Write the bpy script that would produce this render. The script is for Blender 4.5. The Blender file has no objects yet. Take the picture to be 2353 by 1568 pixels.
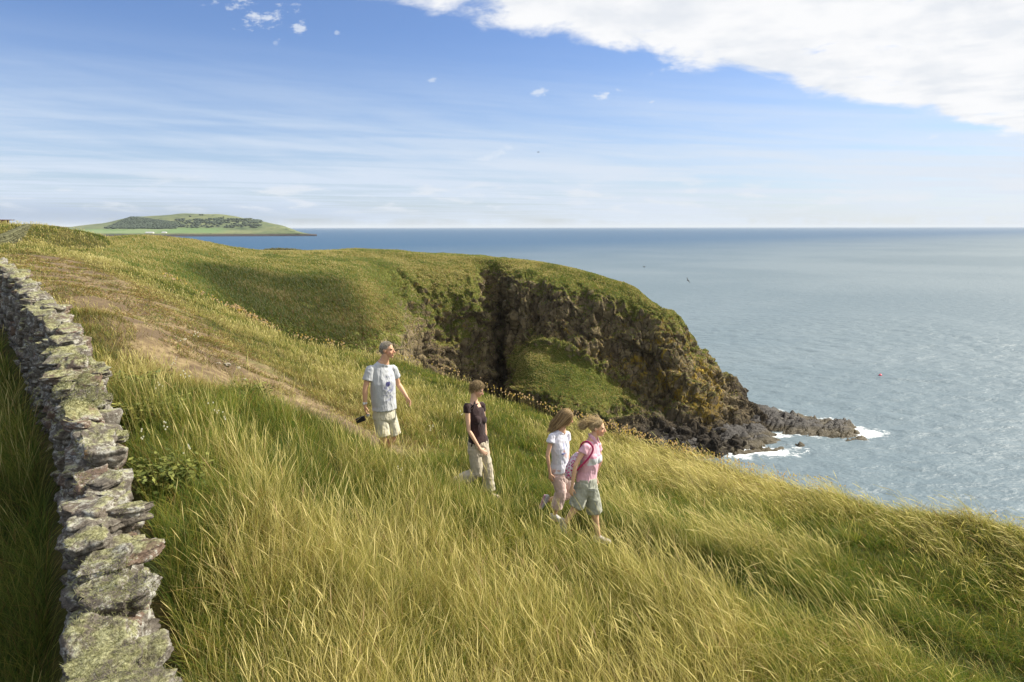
import bpy, bmesh, math, random
import numpy as np
from mathutils import Vector, Matrix, noise as mnoise

S = bpy.context.scene
COL = S.collection
R = math.radians
RNG = np.random.default_rng(7)
random.seed(7)

# ------------------------------------------------------------------ camera
CAMZ = 30.0
PITCH = math.atan(261.5 / 1569.0)
FPX, CX, CY = 1569.0, 1176.5, 784.0
cam_d = bpy.data.cameras.new('camera')
cam_d.sensor_width = 36.0
cam_d.lens = 24.0
cam_d.clip_start = 0.1
cam_d.clip_end = 200000.0
cam = bpy.data.objects.new('camera', cam_d)
COL.objects.link(cam)
cam.location = (0, 0, CAMZ)
cam.rotation_euler = (R(90) - PITCH, R(0.06), 0)
S.camera = cam

S.view_settings.view_transform = 'Standard'
S.view_settings.look = 'None'
S.view_settings.exposure = 0.76
S.view_settings.gamma = 1.0
S.cycles.max_bounces = 6
S.cycles.diffuse_bounces = 3
S.cycles.glossy_bounces = 3
S.cycles.transmission_bounces = 3
S.cycles.transparent_max_bounces = 6
S.cycles.sample_clamp_indirect = 4.0
try:
    S.cycles_curves.shape = 'THICK'
    S.cycles_curves.subdivisions = 2
except Exception:
    pass

SUN_AZ, SUN_EL = R(70), R(42)      # azimuth clockwise from the view direction (+Y)


def P(px, py, Y):
    """point at forward distance Y (metres) seen at that place of the 2353 px wide study print"""
    a = (px - CX) / FPX
    b = (py - CY) / FPX
    cp, sp = math.cos(PITCH), math.sin(PITCH)
    x, y, z = a, cp - b * sp, -(sp + b * cp)
    k = Y / y
    return np.array([x * k, Y, CAMZ + z * k])


def Pz(px, py, z):
    """point of the same sight line at height z"""
    q = P(px, py, 1.0)
    k = (z - CAMZ) / (q[2] - CAMZ)
    return np.array([q[0] * k, k, z])


# ------------------------------------------------------------------ node helper
class NT:
    def __init__(self, tree):
        self.t = tree
        self.n = tree.nodes
        self.l = tree.links

    def new(self, kind, **kw):
        nd = self.n.new(kind)
        for k, v in kw.items():
            setattr(nd, k, v)
        return nd

    def put(self, sock, val):
        if val is None:
            return
        if isinstance(val, bpy.types.NodeSocket):
            self.l.new(val, sock)
        else:
            if isinstance(val, (tuple, list)) and len(val) == 3 and len(getattr(sock, 'default_value', (0,))) == 4:
                val = (*val, 1.0)
            sock.default_value = val

    def m(self, op, a, b=None, c=None, clamp=False):
        nd = self.new('ShaderNodeMath', operation=op, use_clamp=clamp)
        for i, v in enumerate((a, b, c)):
            if v is not None:
                self.put(nd.inputs[i], v)
        return nd.outputs[0]

    def vm(self, op, a, b=None, scale=None):
        nd = self.new('ShaderNodeVectorMath', operation=op)
        self.put(nd.inputs[0], a)
        if b is not None:
            self.put(nd.inputs[1], b)
        if scale is not None:
            self.put(nd.inputs['Scale'], scale)
        return nd.outputs[0]

    def xyz(self, v):
        nd = self.new('ShaderNodeSeparateXYZ')
        self.put(nd.inputs[0], v)
        return nd.outputs

    def comb(self, x, y, z):
        nd = self.new('ShaderNodeCombineXYZ')
        for i, v in enumerate((x, y, z)):
            self.put(nd.inputs[i], v)
        return nd.outputs[0]

    def ss(self, v, a, b, lo=0.0, hi=1.0, kind='SMOOTHSTEP'):
        nd = self.new('ShaderNodeMapRange', interpolation_type=kind)
        self.put(nd.inputs['Value'], v)
        for k, q in (('From Min', a), ('From Max', b), ('To Min', lo), ('To Max', hi)):
            self.put(nd.inputs[k], q)
        return nd.outputs[0]

    def noise(self, v, scale=1.0, detail=4.0, rough=0.55, dist=0.0, color=False):
        nd = self.new('ShaderNodeTexNoise')
        self.put(nd.inputs['Vector'], v)
        nd.inputs['Scale'].default_value = scale
        nd.inputs['Detail'].default_value = detail
        nd.inputs['Roughness'].default_value = rough
        nd.inputs['Distortion'].default_value = dist
        return nd.outputs['Color' if color else 'Fac']

    def vor(self, v, scale=1.0, feature='F1', rand=1.0, out='Distance'):
        nd = self.new('ShaderNodeTexVoronoi', feature=feature)
        self.put(nd.inputs['Vector'], v)
        nd.inputs['Scale'].default_value = scale
        nd.inputs['Randomness'].default_value = rand
        return nd.outputs[out]

    def mix(self, f, a, b, blend='MIX'):
        nd = self.new('ShaderNodeMix', data_type='RGBA', blend_type=blend)
        self.put(nd.inputs[0], f)
        self.put(nd.inputs[6], a)
        self.put(nd.inputs[7], b)
        return nd.outputs[2]

    def ramp(self, f, stops, interp='LINEAR'):
        nd = self.new('ShaderNodeValToRGB')
        cr = nd.color_ramp
        cr.interpolation = interp
        while len(cr.elements) < len(stops):
            cr.elements.new(0.5)
        for e, (p, c) in zip(cr.elements, stops):
            e.position = p
            e.color = (*c, 1.0) if len(c) == 3 else c
        self.put(nd.inputs[0], f)
        return nd.outputs[0]

    def attr(self, name, out='Fac'):
        nd = self.new('ShaderNodeAttribute', attribute_name=name)
        return nd.outputs[out]

    def bump(self, h, strength=0.5, dist=0.05, normal=None):
        nd = self.new('ShaderNodeBump')
        nd.inputs['Strength'].default_value = strength
        nd.inputs['Distance'].default_value = dist
        self.put(nd.inputs['Height'], h)
        if normal is not None:
            self.put(nd.inputs['Normal'], normal)
        return nd.outputs[0]


def material(name, rough=0.9, spec=0.25):
    mt = bpy.data.materials.new(name)
    mt.use_nodes = True
    t = NT(mt.node_tree)
    b = mt.node_tree.nodes['Principled BSDF']
    b.inputs['Roughness'].default_value = rough
    b.inputs['Specular IOR Level'].default_value = spec
    return mt, t, b


def plain(name, col, rough=0.8, spec=0.3, var=0.12, scale=20.0, bump=0.0, bscale=60.0):
    mt, t, b = material(name, rough, spec)
    pos = t.new('ShaderNodeTexCoord').outputs['Object']
    n = t.noise(pos, scale, 4, 0.6)
    k = t.ss(n, 0.25, 0.75, 1 - var, 1 + var, 'LINEAR')
    t.put(b.inputs['Base Color'], t.mix(1.0, col, t.comb(k, k, k), 'MULTIPLY'))
    if bump:
        t.put(b.inputs['Normal'], t.bump(t.noise(pos, bscale, 4, 0.6), 0.6, bump))
    return mt


# ------------------------------------------------------------------ world: sky and clouds
W = bpy.data.worlds.new('World')
S.world = W
W.use_nodes = True
wt = NT(W.node_tree)
bg = W.node_tree.nodes['Background']
SKYS = 0.10
bg.inputs['Strength'].default_value = SKYS
sky = wt.new('ShaderNodeTexSky', sky_type='NISHITA')
sky.sun_disc = False
sky.sun_elevation = SUN_EL
sky.sun_rotation = SUN_AZ
sky.altitude = 30
sky.air_density = 1.0
sky.dust_density = 0.6
sky.ozone_density = 2.2
dirn = wt.new('ShaderNodeTexCoord').outputs['Generated']
dx, dy, dz = wt.xyz(dirn)
zc = wt.m('MAXIMUM', dz, 0.012)
u = wt.m('DIVIDE', dx, zc)
v = wt.m('DIVIDE', dy, zc)
plane = wt.comb(u, v, 0.0)
base = wt.mix(1.0, sky.outputs[0], (0.575, 0.655, 0.845), 'MULTIPLY')


def cl(r, g, b_, k=1.0):
    return (r * k / SKYS, g * k / SKYS, b_ * k / SKYS)


EXPK = 0.60                        # 1 / 2**exposure, so cloud colours below read as picture values
# high thin veil, thickening to the horizon
st = wt.comb(wt.m('ADD', wt.m('MULTIPLY', u, 0.22), wt.m('MULTIPLY', v, 0.10)),
             wt.m('SUBTRACT', wt.m('MULTIPLY', v, 0.9), wt.m('MULTIPLY', u, 0.28)), 0.0)
n1 = wt.noise(st, 0.55, 7, 0.62, 0.6)
st2 = wt.comb(wt.m('MULTIPLY', dx, 2.2), wt.m('ADD', wt.m('MULTIPLY', dz, 26.0), wt.m('MULTIPLY', dx, 2.6)), wt.m('MULTIPLY', dy, 1.0))
n2 = wt.noise(st2, 1.3, 6, 0.6, 0.3)
veil = wt.ss(dz, 0.02, 0.262, 0.98, 0.0, 'SMOOTHSTEP')
streak = wt.ss(wt.m('ADD', wt.m('MULTIPLY', n1, 0.55), wt.m('MULTIPLY', n2, 0.45)), 0.36, 0.64, 0.38, 1.30)
veil = wt.m('MULTIPLY', veil, streak, clamp=True)
# clear band low on the left
lowleft = wt.m('MULTIPLY', wt.ss(dz, 0.010, 0.045, 1.0, 0.0), wt.ss(dx, -0.55, -0.02, 1.0, 0.0))
veilcol = wt.mix(lowleft, cl(0.66, 0.76, 0.90, EXPK), cl(0.40, 0.50, 0.67, EXPK))
right_w = wt.ss(dx, -0.3, 0.65, 0.0, 1.0)
veilcol = wt.mix(wt.m('MULTIPLY', right_w, 0.6), veilcol, cl(0.80, 0.855, 0.93, EXPK))
c = wt.mix(veil, base, veilcol)
# low white puffs over the island
pf = wt.noise(wt.comb(wt.m('MULTIPLY', dx, 9.0), wt.m('MULTIPLY', dz, 42.0), 0.0), 1.6, 5, 0.55, 0.4)
pfm = wt.m('MULTIPLY', wt.ss(pf, 0.50, 0.66), wt.m('MULTIPLY', wt.ss(dz, 0.012, 0.03), wt.ss(dz, 0.045, 0.085, 1.0, 0.0)))
c = wt.mix(wt.m('MULTIPLY', pfm, 0.75), c, cl(0.80, 0.84, 0.90, EXPK))
# small scattered puffs
az_ = wt.m('DIVIDE', dx, wt.m('MAXIMUM', dy, 0.05))
el_ = wt.m('DIVIDE', dz, wt.m('MAXIMUM', dy, 0.05))
wob = wt.noise(wt.comb(wt.m('MULTIPLY', az_, 40.0), wt.m('MULTIPLY', el_, 75.0), 0.0), 1.0, 5, 0.65, 0.0)
wobc = wt.ss(wob, 0.3, 0.7, -0.9, 1.5, 'LINEAR')
tot = None
for (px, py, rx, ry, am) in ((612, 40, 62, 19, 1.0), (545, 8, 42, 12, 1.0), (682, 66, 20, 13, .9), (640, 92, 14, 8, .6),
                             (488, 7, 20, 7, .7), (990, 183, 13, 8, .7), (1242, 212, 26, 9, .8), (1395, 215, 28, 9, .95),
                             (1497, 236, 11, 5, .6), (775, 74, 7, 6, .5), (2145, 315, 14, 7, .5), (1130, 356, 45, 11, .45)):
    q = P(px, py, 1.0)
    a0, e0 = q[0], q[2] - CAMZ
    tilt = -0.25
    aa = wt.m('SUBTRACT', az_, a0)
    ee = wt.m('ADD', wt.m('SUBTRACT', el_, e0), wt.m('MULTIPLY', aa, tilt))
    aa = wt.m('DIVIDE', aa, rx / FPX)
    ee = wt.m('DIVIDE', ee, ry / FPX)
    d2 = wt.m('SQRT', wt.m('ADD', wt.m('MULTIPLY', aa, aa), wt.m('MULTIPLY', ee, ee)))
    mk = wt.m('MULTIPLY', wt.ss(wt.m('ADD', d2, wobc), 0.0, 1.2, 1.0, 0.0), am)
    mk = wt.m('MULTIPLY', mk, wt.ss(d2, 1.1, 1.9, 1.0, 0.0))
    tot = mk if tot is None else wt.m('MAXIMUM', tot, mk)
c = wt.mix(wt.m('MULTIPLY', tot, 0.72), c, cl(0.86, 0.90, 0.95, EXPK))
# the big bright cloud deck, upper right
edge = wt.m('SUBTRACT', wt.m('ADD', wt.m('MULTIPLY', u, 0.76), 3.76), v)
big = wt.noise(plane, 0.9, 3, 0.5, 0.0)
fin = wt.noise(wt.comb(wt.m('MULTIPLY', az_, 7.0), wt.m('MULTIPLY', el_, 17.0), 0.0), 1.0, 9, 0.62, 0.25)
k = wt.m('ADD', edge, wt.m('MULTIPLY', wt.m('SUBTRACT', big, 0.5), 1.0))
k = wt.m('ADD', k, wt.m('MULTIPLY', wt.m('SUBTRACT', fin, 0.5), 1.7))
deck = wt.ss(k, -0.05, 0.36)
deck = wt.m('MULTIPLY', deck, wt.ss(wt.m('ADD', u, wt.m('MULTIPLY', wt.m('SUBTRACT', fin, 0.5), 2.0)), -1.0, -0.5))
hole = wt.m('MULTIPLY', wt.ss(wt.noise(plane, 1.5, 8, 0.65, 0.3), 0.58, 0.72), wt.ss(edge, 0.3, 0.9))
deck = wt.m('MULTIPLY', deck, wt.m('SUBTRACT', 1.0, wt.m('MULTIPLY', hole, 0.55)))
shade = wt.m('ADD', wt.m('MULTIPLY', fin, 0.55), wt.m('MULTIPLY', wt.noise(plane, 2.2, 6, 0.6, 0.2), 0.45))
deckc = wt.mix(wt.ss(shade, 0.36, 0.58), cl(0.79, 0.825, 0.88, EXPK), cl(0.96, 0.965, 0.98, EXPK))
c = wt.mix(deck, c, deckc)
wt.put(bg.inputs['Color'], c)

# ------------------------------------------------------------------ sun
sd = bpy.data.lights.new('sun', 'SUN')
sd.energy = 5.0
sd.angle = R(1.2)
sd.color = (1.0, 0.93, 0.80)
sun = bpy.data.objects.new('sun', sd)
COL.objects.link(sun)
to = Vector((math.cos(SUN_EL) * math.sin(SUN_AZ), math.cos(SUN_EL) * math.cos(SUN_AZ), math.sin(SUN_EL)))
sun.rotation_euler = to.to_track_quat('Z', 'Y').to_euler()
sun.location = (20, 5, 60)


# ------------------------------------------------------------------ numpy noise
def _hash(ix, iy, iz, seed):
    h = (ix.astype(np.int64) * 374761393 + iy.astype(np.int64) * 668265263 + iz.astype(np.int64) * 2147483647 * 3 + seed * 144665) & 0xffffffff
    h = ((h ^ (h >> 13)) * 1274126177) & 0xffffffff
    h = ((h ^ (h >> 16)) * 2246822519) & 0xffffffff
    h = (h ^ (h >> 15)) & 0xffffffff
    return h / 4294967295.0


def vn(p, seed=0):
    p = np.asarray(p, dtype=np.float64)
    i = np.floor(p).astype(np.int64)
    f = p - i
    f = f * f * f * (f * (f * 6 - 15) + 10)
    out = 0
    for a in (0, 1):
        for b_ in (0, 1):
            for c_ in (0, 1):
                w = (f[:, 0] if a else 1 - f[:, 0]) * (f[:, 1] if b_ else 1 - f[:, 1]) * (f[:, 2] if c_ else 1 - f[:, 2])
                out = out + w * _hash(i[:, 0] + a, i[:, 1] + b_, i[:, 2] + c_, seed)
    return out


def fbm(p, octv=4, seed=0, gain=0.5):
    p = np.asarray(p, dtype=np.float64)
    s, amp, tot_ = 0, 1.0, 0
    for o in range(octv):
        s = s + amp * vn(p * (2.03 ** o) + 17.3 * o, seed + o)
        tot_ += amp
        amp *= gain
    return s / tot_


def f2(x, y, sc, octv=4, seed=0, gain=0.5):
    p = np.stack([x * sc, y * sc, np.zeros_like(x) + 0.37], 1)
    return fbm(p, octv, seed, gain)


def worley(p, seed=0):
    p = np.asarray(p, dtype=np.float64)
    i = np.floor(p).astype(np.int64)
    F1 = np.full(len(p), 9.0); F2 = np.full(len(p), 9.0); ID = np.zeros(len(p))
    for a in (-1, 0, 1):
        for b_ in (-1, 0, 1):
            for c_ in (-1, 0, 1):
                ci = i + np.array([a, b_, c_])
                q = ci + np.stack([_hash(ci[:, 0], ci[:, 1], ci[:, 2], seed + s) for s in (1, 2, 3)], 1)
                d = np.sqrt(((q - p) ** 2).sum(1))
                h = _hash(ci[:, 0], ci[:, 1], ci[:, 2], seed + 9)
                nb = d < F1
                F2 = np.where(nb, F1, np.minimum(F2, d))
                ID = np.where(nb, h, ID)
                F1 = np.where(nb, d, F1)
    return F1, F2, ID


def sstep(x, a, b_):
    t = np.clip((x - a) / (b_ - a), 0, 1)
    return t * t * (3 - 2 * t)


# ------------------------------------------------------------------ object helpers
def tag(o, label=None, cat=None, group=None, kind=None):
    if label: o['label'] = label
    if cat: o['category'] = cat
    if group: o['group'] = group
    if kind: o['kind'] = kind
    return o


def empty(name, loc, label, cat, group=None, rz=0.0):
    o = bpy.data.objects.new(name, None)
    COL.objects.link(o)
    o.location = loc
    o.rotation_euler = (0, 0, rz)
    o.empty_display_size = 0.2
    return tag(o, label, cat, group)


def mesh_obj(name, V, F, mat=None, parent=None, smooth=True, attrs=None, loc=(0, 0, 0)):
    me = bpy.data.meshes.new(name)
    V = np.asarray(V, dtype=np.float32)
    if isinstance(F, np.ndarray):
        nf, k = F.shape
        me.vertices.add(len(V))
        me.vertices.foreach_set('co', V.ravel())
        me.loops.add(nf * k)
        me.loops.foreach_set('vertex_index', F.astype(np.int32).ravel())
        me.polygons.add(nf)
        me.polygons.foreach_set('loop_start', np.arange(0, nf * k, k, dtype=np.int32))
        me.update(calc_edges=True)
    else:
        me.from_pydata([tuple(map(float, q)) for q in V], [], F)
        me.update()
    if smooth:
        me.polygons.foreach_set('use_smooth', np.ones(len(me.polygons), dtype=bool))
    for k, a in (attrs or {}).items():
        a = np.asarray(a, dtype=np.float32)
        if a.ndim == 1:
            at = me.attributes.new(k, 'FLOAT', 'POINT')
            at.data.foreach_set('value', a)
        else:
            at = me.attributes.new(k, 'FLOAT_VECTOR', 'POINT')
            at.data.foreach_set('vector', a.ravel())
    if mat:
        me.materials.append(mat)
    o = bpy.data.objects.new(name, me)
    COL.objects.link(o)
    o.location = loc
    if parent is not None:
        o.parent = parent
    return o


def grid_faces(nr, nc):
    i = np.arange(nr * nc).reshape(nr, nc)
    return np.stack([i[:-1, :-1].ravel(), i[:-1, 1:].ravel(), i[1:, 1:].ravel(), i[1:, :-1].ravel()], 1)


def grid_normals(V, nr, nc):
    G = V.reshape(nr, nc, 3)
    a = np.gradient(G, axis=1)
    b_ = np.gradient(G, axis=0)
    n = np.cross(a, b_)
    n /= np.maximum(np.linalg.norm(n, axis=2, keepdims=True), 1e-9)
    return n.reshape(-1, 3)
# ================================================================== SEA
sea_m, t, b = material('sea_water', 0.25, 0.36)
pos = t.new('ShaderNodeNewGeometry').outputs['Position']
wv = t.new('ShaderNodeMapping'); t.put(wv.inputs[0], pos)
wv.inputs['Rotation'].default_value = (0, 0, R(28)); wv.inputs['Scale'].default_value = (0.55, 1.0, 1.0)
wp = wv.outputs[0]
h1 = t.noise(wp, 0.42, 3, 0.55, 0.3)
h2 = t.noise(wp, 1.5, 4, 0.65, 0.3)
h3 = t.noise(wp, 0.035, 2, 0.5, 0.0)
hh = t.m('ADD', t.m('MULTIPLY', h1, 1.15), t.m('ADD', t.m('MULTIPLY', h2, 0.42), t.m('MULTIPLY', h3, 1.0)))
bump = t.bump(hh, 0.60, 1.0)
patch = t.noise(pos, 0.006, 4, 0.6, 0.5)
px_, py_, _z = t.xyz(pos)
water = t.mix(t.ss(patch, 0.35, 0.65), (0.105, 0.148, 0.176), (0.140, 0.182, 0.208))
water = t.mix(t.ss(t.m('ADD', py_, t.m('MULTIPLY', px_, -0.9)), 200.0, 1400.0), water, (0.020, 0.075, 0.150))  # blue sky reflection painted into the water colour, far out and leftward
foam = t.attr('foam')
fn = t.noise(pos, 1.1, 8, 0.72, 0.6)
fm = t.ss(t.m('ADD', foam, t.m('MULTIPLY', t.m('SUBTRACT', fn, 0.5), 1.5)), 0.50, 0.72)
fm = t.m('MULTIPLY', fm, t.ss(foam, 0.02, 0.2))
# rare whitecap flecks
fl = t.m('MULTIPLY', t.ss(t.noise(pos, 1.1, 3, 0.5, 0.8), 0.80, 0.86), 0.4)
fl = t.m('MULTIPLY', fl, t.ss(t.noise(pos, 0.02, 2, 0.5), 0.42, 0.6))
fm = t.m('MAXIMUM', fm, fl)
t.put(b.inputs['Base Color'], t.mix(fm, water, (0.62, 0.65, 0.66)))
t.put(b.inputs['Roughness'], t.ss(fm, 0, 1, 0.46, 0.7))
t.put(b.inputs['Normal'], bump)
b.inputs['IOR'].default_value = 1.33

# ring grid centred under the viewpoint
nr_, nt_ = 220, 300
rr = np.concatenate([[5.0], 40 * (1750.0 ** (np.linspace(0, 1, nr_ - 1)))])
th = np.linspace(0, 2 * np.pi, nt_ + 1)
RR, TH = np.meshgrid(rr, th, indexing='ij')
Vs = np.stack([(RR * np.sin(TH)).ravel(), (RR * np.cos(TH)).ravel(), np.zeros(RR.size)], 1)
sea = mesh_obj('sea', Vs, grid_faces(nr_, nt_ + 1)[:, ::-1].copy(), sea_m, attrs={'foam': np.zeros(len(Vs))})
tag(sea, kind='structure')
# the water near the shore: a finer sheet a few millimetres above, carries real swell and the surf
gx = np.arange(0, 150, 0.75); gy = np.arange(52, 240, 0.75)
GX, GY = np.meshgrid(gx, gy)
x, y = GX.ravel(), GY.ravel()

# ------------------------------------------------------------------ shore rock shelves
def seg_shelf(x, y, pts, seed):
    """pts: (X, Y, half width, height); returns height field, negative away from the line"""
    best = np.full(len(x), -9.0)
    for (a, c) in zip(pts[:-1], pts[1:]):
        ax, ay, aw, ah = a; cx, cy, cw, ch = c
        dx_, dy_ = cx - ax, cy - ay
        tt = np.clip(((x - ax) * dx_ + (y - ay) * dy_) / (dx_ ** 2 + dy_ ** 2), 0, 1)
        d = np.hypot(x - ax - tt * dx_, y - ay - tt * dy_)
        w = aw + (cw - aw) * tt; h = ah + (ch - ah) * tt
        q = d / w
        best = np.maximum(best, h * (1 - q ** 2.0) - 0.8 * np.maximum(q - 1, 0))
    return best


def pt(px, py, z, w, h):
    q = Pz(px, py, z)
    return (q[0], q[1], w, h)


SHELF = [
    [pt(1560, 905, 5.0, 7, 5.0), pt(1680, 925, 3.0, 6.5, 3.8), pt(1760, 945, 2, 6.2, 3.0), pt(1850, 965, 1.4, 5.6, 2.5), pt(1920, 985, 0.8, 4.2, 2.0), pt(1963, 1004, 0.3, 1.8, 1.0)],
    [pt(1400, 960, 4.0, 6, 4.5), pt(1530, 990, 2.4, 7.0, 3.4), pt(1640, 1005, 1.2, 6.0, 2.4), pt(1740, 1018, 0.6, 3.6, 1.6), pt(1775, 1022, 0.4, 1.8, 1.0)],
    [pt(1760, 1017, 0.4, 1.3, 0.9), pt(1835, 1027, 0.3, 1.0, 0.7)],
    [pt(1640, 975, 2.4, 5.0, 3.6), pt(1720, 985, 1.8, 4.4, 2.9), pt(1745, 990, 1.4, 3, 2.2)],
]


def shelf_h(x, y):
    h = np.full(len(x), -9.0)
    for k, s in enumerate(SHELF):
        h = np.maximum(h, seg_shelf(x, y, s, k) * 0.64)
    r = R(-20)
    xr, yr = x * math.cos(r) - y * math.sin(r), x * math.sin(r) + y * math.cos(r)
    n = f2(xr, yr * 2.4, 0.22, 4, 3) - 0.5
    F1, F2, ID = worley(np.stack([xr * 0.22, yr * 0.75, x * 0], 1), 5)
    F1b, F2b, IDb = worley(np.stack([xr * 0.55, yr * 1.6, x * 0], 1), 15)
    F1c, F2c, IDc = worley(np.stack([xr * 0.9, yr * 3.2, x * 0], 1), 25)
    return h + n * 1.3 + (ID - 0.5) * 0.9 + (IDb - 0.5) * 0.5 + (IDc - .5) * .3 - 0.3 * (1 - sstep(F2 - F1, 0, 0.12)) + 0.5 * ((yr * 0.35 + n) % 1.0 - .5)


hs = shelf_h(x, y)
z0 = hs.reshape(GX.shape)
near = z0 > -0.15
# distance (in cells) to rock by repeated dilation
dist = np.where(near, 0, 99).astype(float)
for it in range(9):
    m = dist.copy()
    for a, c in ((1, 0), (-1, 0), (0, 1), (0, -1)):
        m = np.minimum(m, np.roll(dist, (a, c), (0, 1)) + 1)
    for a, c in ((1, 1), (-1, 1), (1, -1), (-1, -1)):
        m = np.minimum(m, np.roll(dist, (a, c), (0, 1)) + 1.41)
    dist = m
foam = np.clip(1 - (dist * 0.75) / 4.2, 0, 1).ravel()
foam *= 0.10 + 0.66 * sstep(f2(x, y, 0.09, 3, 31), 0.38, 0.62)
for (px, py, rx, ry, am) in ((1975, 1000, 5.5, 3.6, .85), (1750, 1045, 8.0, 3.0, .8), (1700, 1052, 6, 3, .6), (1800, 1035, 6, 2.2, .6), (1880, 1013, 10, 2.0, .45), (1790, 1008, 3.0, 2.5, .75), (2040, 1025, 8, 3.0, .28), (1930, 985, 4, 5, .4)):
    q = Pz(px, py, 0)
    foam = np.maximum(foam, am * np.exp(-((x - q[0]) / rx) ** 2 - ((y - q[1]) / ry) ** 2))
swell = (f2(x + y * 0.5, y * 1.6 - x * 0.4, 0.16, 3, 40) - 0.5) * 0.55 + (f2(x + y * 0.5, y * 1.6 - x * 0.4, 0.45, 3, 44) - 0.5) * 0.38
fade = np.clip(np.minimum.reduce([x - 0, 149.25 - x, y - 52, 239 - y]) / 25.0, 0, 1)
Vn = np.stack([x, y, 0.02 + swell * fade], 1)
# lift the coarse sheet's stand-in: cut nothing, keep the fine sheet 0.3 m proud where both exist
Vn[:, 2] += 0.30 * np.clip(fade * 3, 0, 1)
Fn = grid_faces(*GX.shape)
keep = (z0.ravel()[Fn] < 1.2).any(1)
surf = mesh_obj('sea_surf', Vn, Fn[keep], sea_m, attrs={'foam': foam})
tag(surf, kind='structure')

# ================================================================== rock material
def rock_material(name, wet=False):
    mt, t, b = material(name, 0.92, 0.2)
    pos = t.new('ShaderNodeNewGeometry').outputs['Position']
    nz = t.xyz(t.new('ShaderNodeNewGeometry').outputs['Normal'])[2]
    rockw = t.attr('rock')
    lich = t.attr('lichen')
    bare = t.attr('dark')
    mp = t.new('ShaderNodeMapping'); t.put(mp.inputs[0], pos)
    mp.inputs['Scale'].default_value = (1.0, 1.0, 0.40); mp.inputs['Rotation'].default_value = (0.1, 0.2, 0.35)
    big = t.noise(pos, 0.16, 5, 0.6, 0.2)
    mid = t.noise(pos, 0.9, 6, 0.68, 0.3)
    fine = t.noise(pos, 4.5, 5, 0.7, 0.0)
    dcell = t.vm('ADD', mp.outputs[0], t.vm('SCALE', t.noise(pos, 1.2, 3, 0.5, color=True), None, 0.7))
    cr1 = t.vor(dcell, 0.75, 'DISTANCE_TO_EDGE')
    cr2 = t.vor(dcell, 2.1, 'DISTANCE_TO_EDGE')
    cell = t.vor(dcell, 0.75, 'F1', 1.0, 'Color')
    cellv = t.xyz(cell)[0]
    stone = t.mix(t.ss(mid, 0.3, 0.7), (0.085, 0.064, 0.034), (0.285, 0.225, 0.120))
    stone = t.mix(t.m('MULTIPLY', cellv, 0.55), stone, (0.10, 0.070, 0.048))
    stone = t.mix(t.ss(t.noise(pos, 1.7, 6, 0.7), 0.58, 0.68, 0, .65), stone, (0.27, 0.26, 0.20))
    crack = t.m('MULTIPLY', t.ss(cr1, 0.0, 0.06), t.ss(cr2, 0.0, 0.05, 0.55, 1.0))
    stone = t.mix(t.m('ADD', t.m('MULTIPLY', crack, 0.65), 0.35), (0.018, 0.014, 0.010), stone)
    # orange and yellow lichen
    ln = t.noise(pos, 0.65, 7, 0.75, 0.6)
    lm = t.ss(t.m('ADD', lich, t.m('MULTIPLY', t.m('SUBTRACT', ln, 0.5), 2.8)), 0.46, 0.74)
    lm = t.m('MULTIPLY', t.m('MULTIPLY', lm, t.ss(lich, 0.02, 0.2)), t.m('ADD', t.m('MULTIPLY', crack, 0.7), 0.3))
    lc = t.mix(t.noise(pos, 2.2, 4, 0.6), (0.20, 0.105, 0.014), (0.36, 0.27, 0.035))
    # turf
    gn = t.noise(pos, 1.1, 6, 0.7, 0.4)
    turf = t.ramp(t.m('ADD', t.m('MULTIPLY', gn, 0.6), t.m('MULTIPLY', big, 0.4)),
                  [(0.30, (0.035, 0.050, 0.008)), (0.45, (0.090, 0.105, 0.017)), (0.56, (0.15, 0.155, 0.030)), (0.70, (0.25, 0.215, 0.060))])
    turf = t.mix(t.ss(fine, 0.3, 0.7, 0.0, 0.25), turf, (0.030, 0.036, 0.008))
    # decide rock / turf
    rk = t.m('ADD', rockw, t.m('MULTIPLY', t.m('SUBTRACT', mid, 0.5), 1.5))
    rk = t.m('ADD', rk, t.m('MULTIPLY', t.m('SUBTRACT', 0.55, nz), 0.55))
    rk = t.ss(rk, 0.50, 0.72)
    colr = t.mix(lm, stone, lc)
    col = t.mix(rk, turf, colr)
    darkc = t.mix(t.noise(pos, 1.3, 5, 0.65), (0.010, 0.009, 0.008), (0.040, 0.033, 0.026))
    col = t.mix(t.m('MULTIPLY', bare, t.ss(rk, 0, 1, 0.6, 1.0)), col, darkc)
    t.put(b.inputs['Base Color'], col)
    hgt = t.m('ADD', t.m('MULTIPLY', crack, 0.5), t.m('ADD', t.m('MULTIPLY', mid, 0.8), t.m('MULTIPLY', fine, 0.35)))
    t.put(b.inputs['Normal'], t.bump(hgt, 0.9, 0.45))
    return mt


rock_m = rock_material('cliff_rock_and_turf')

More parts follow.
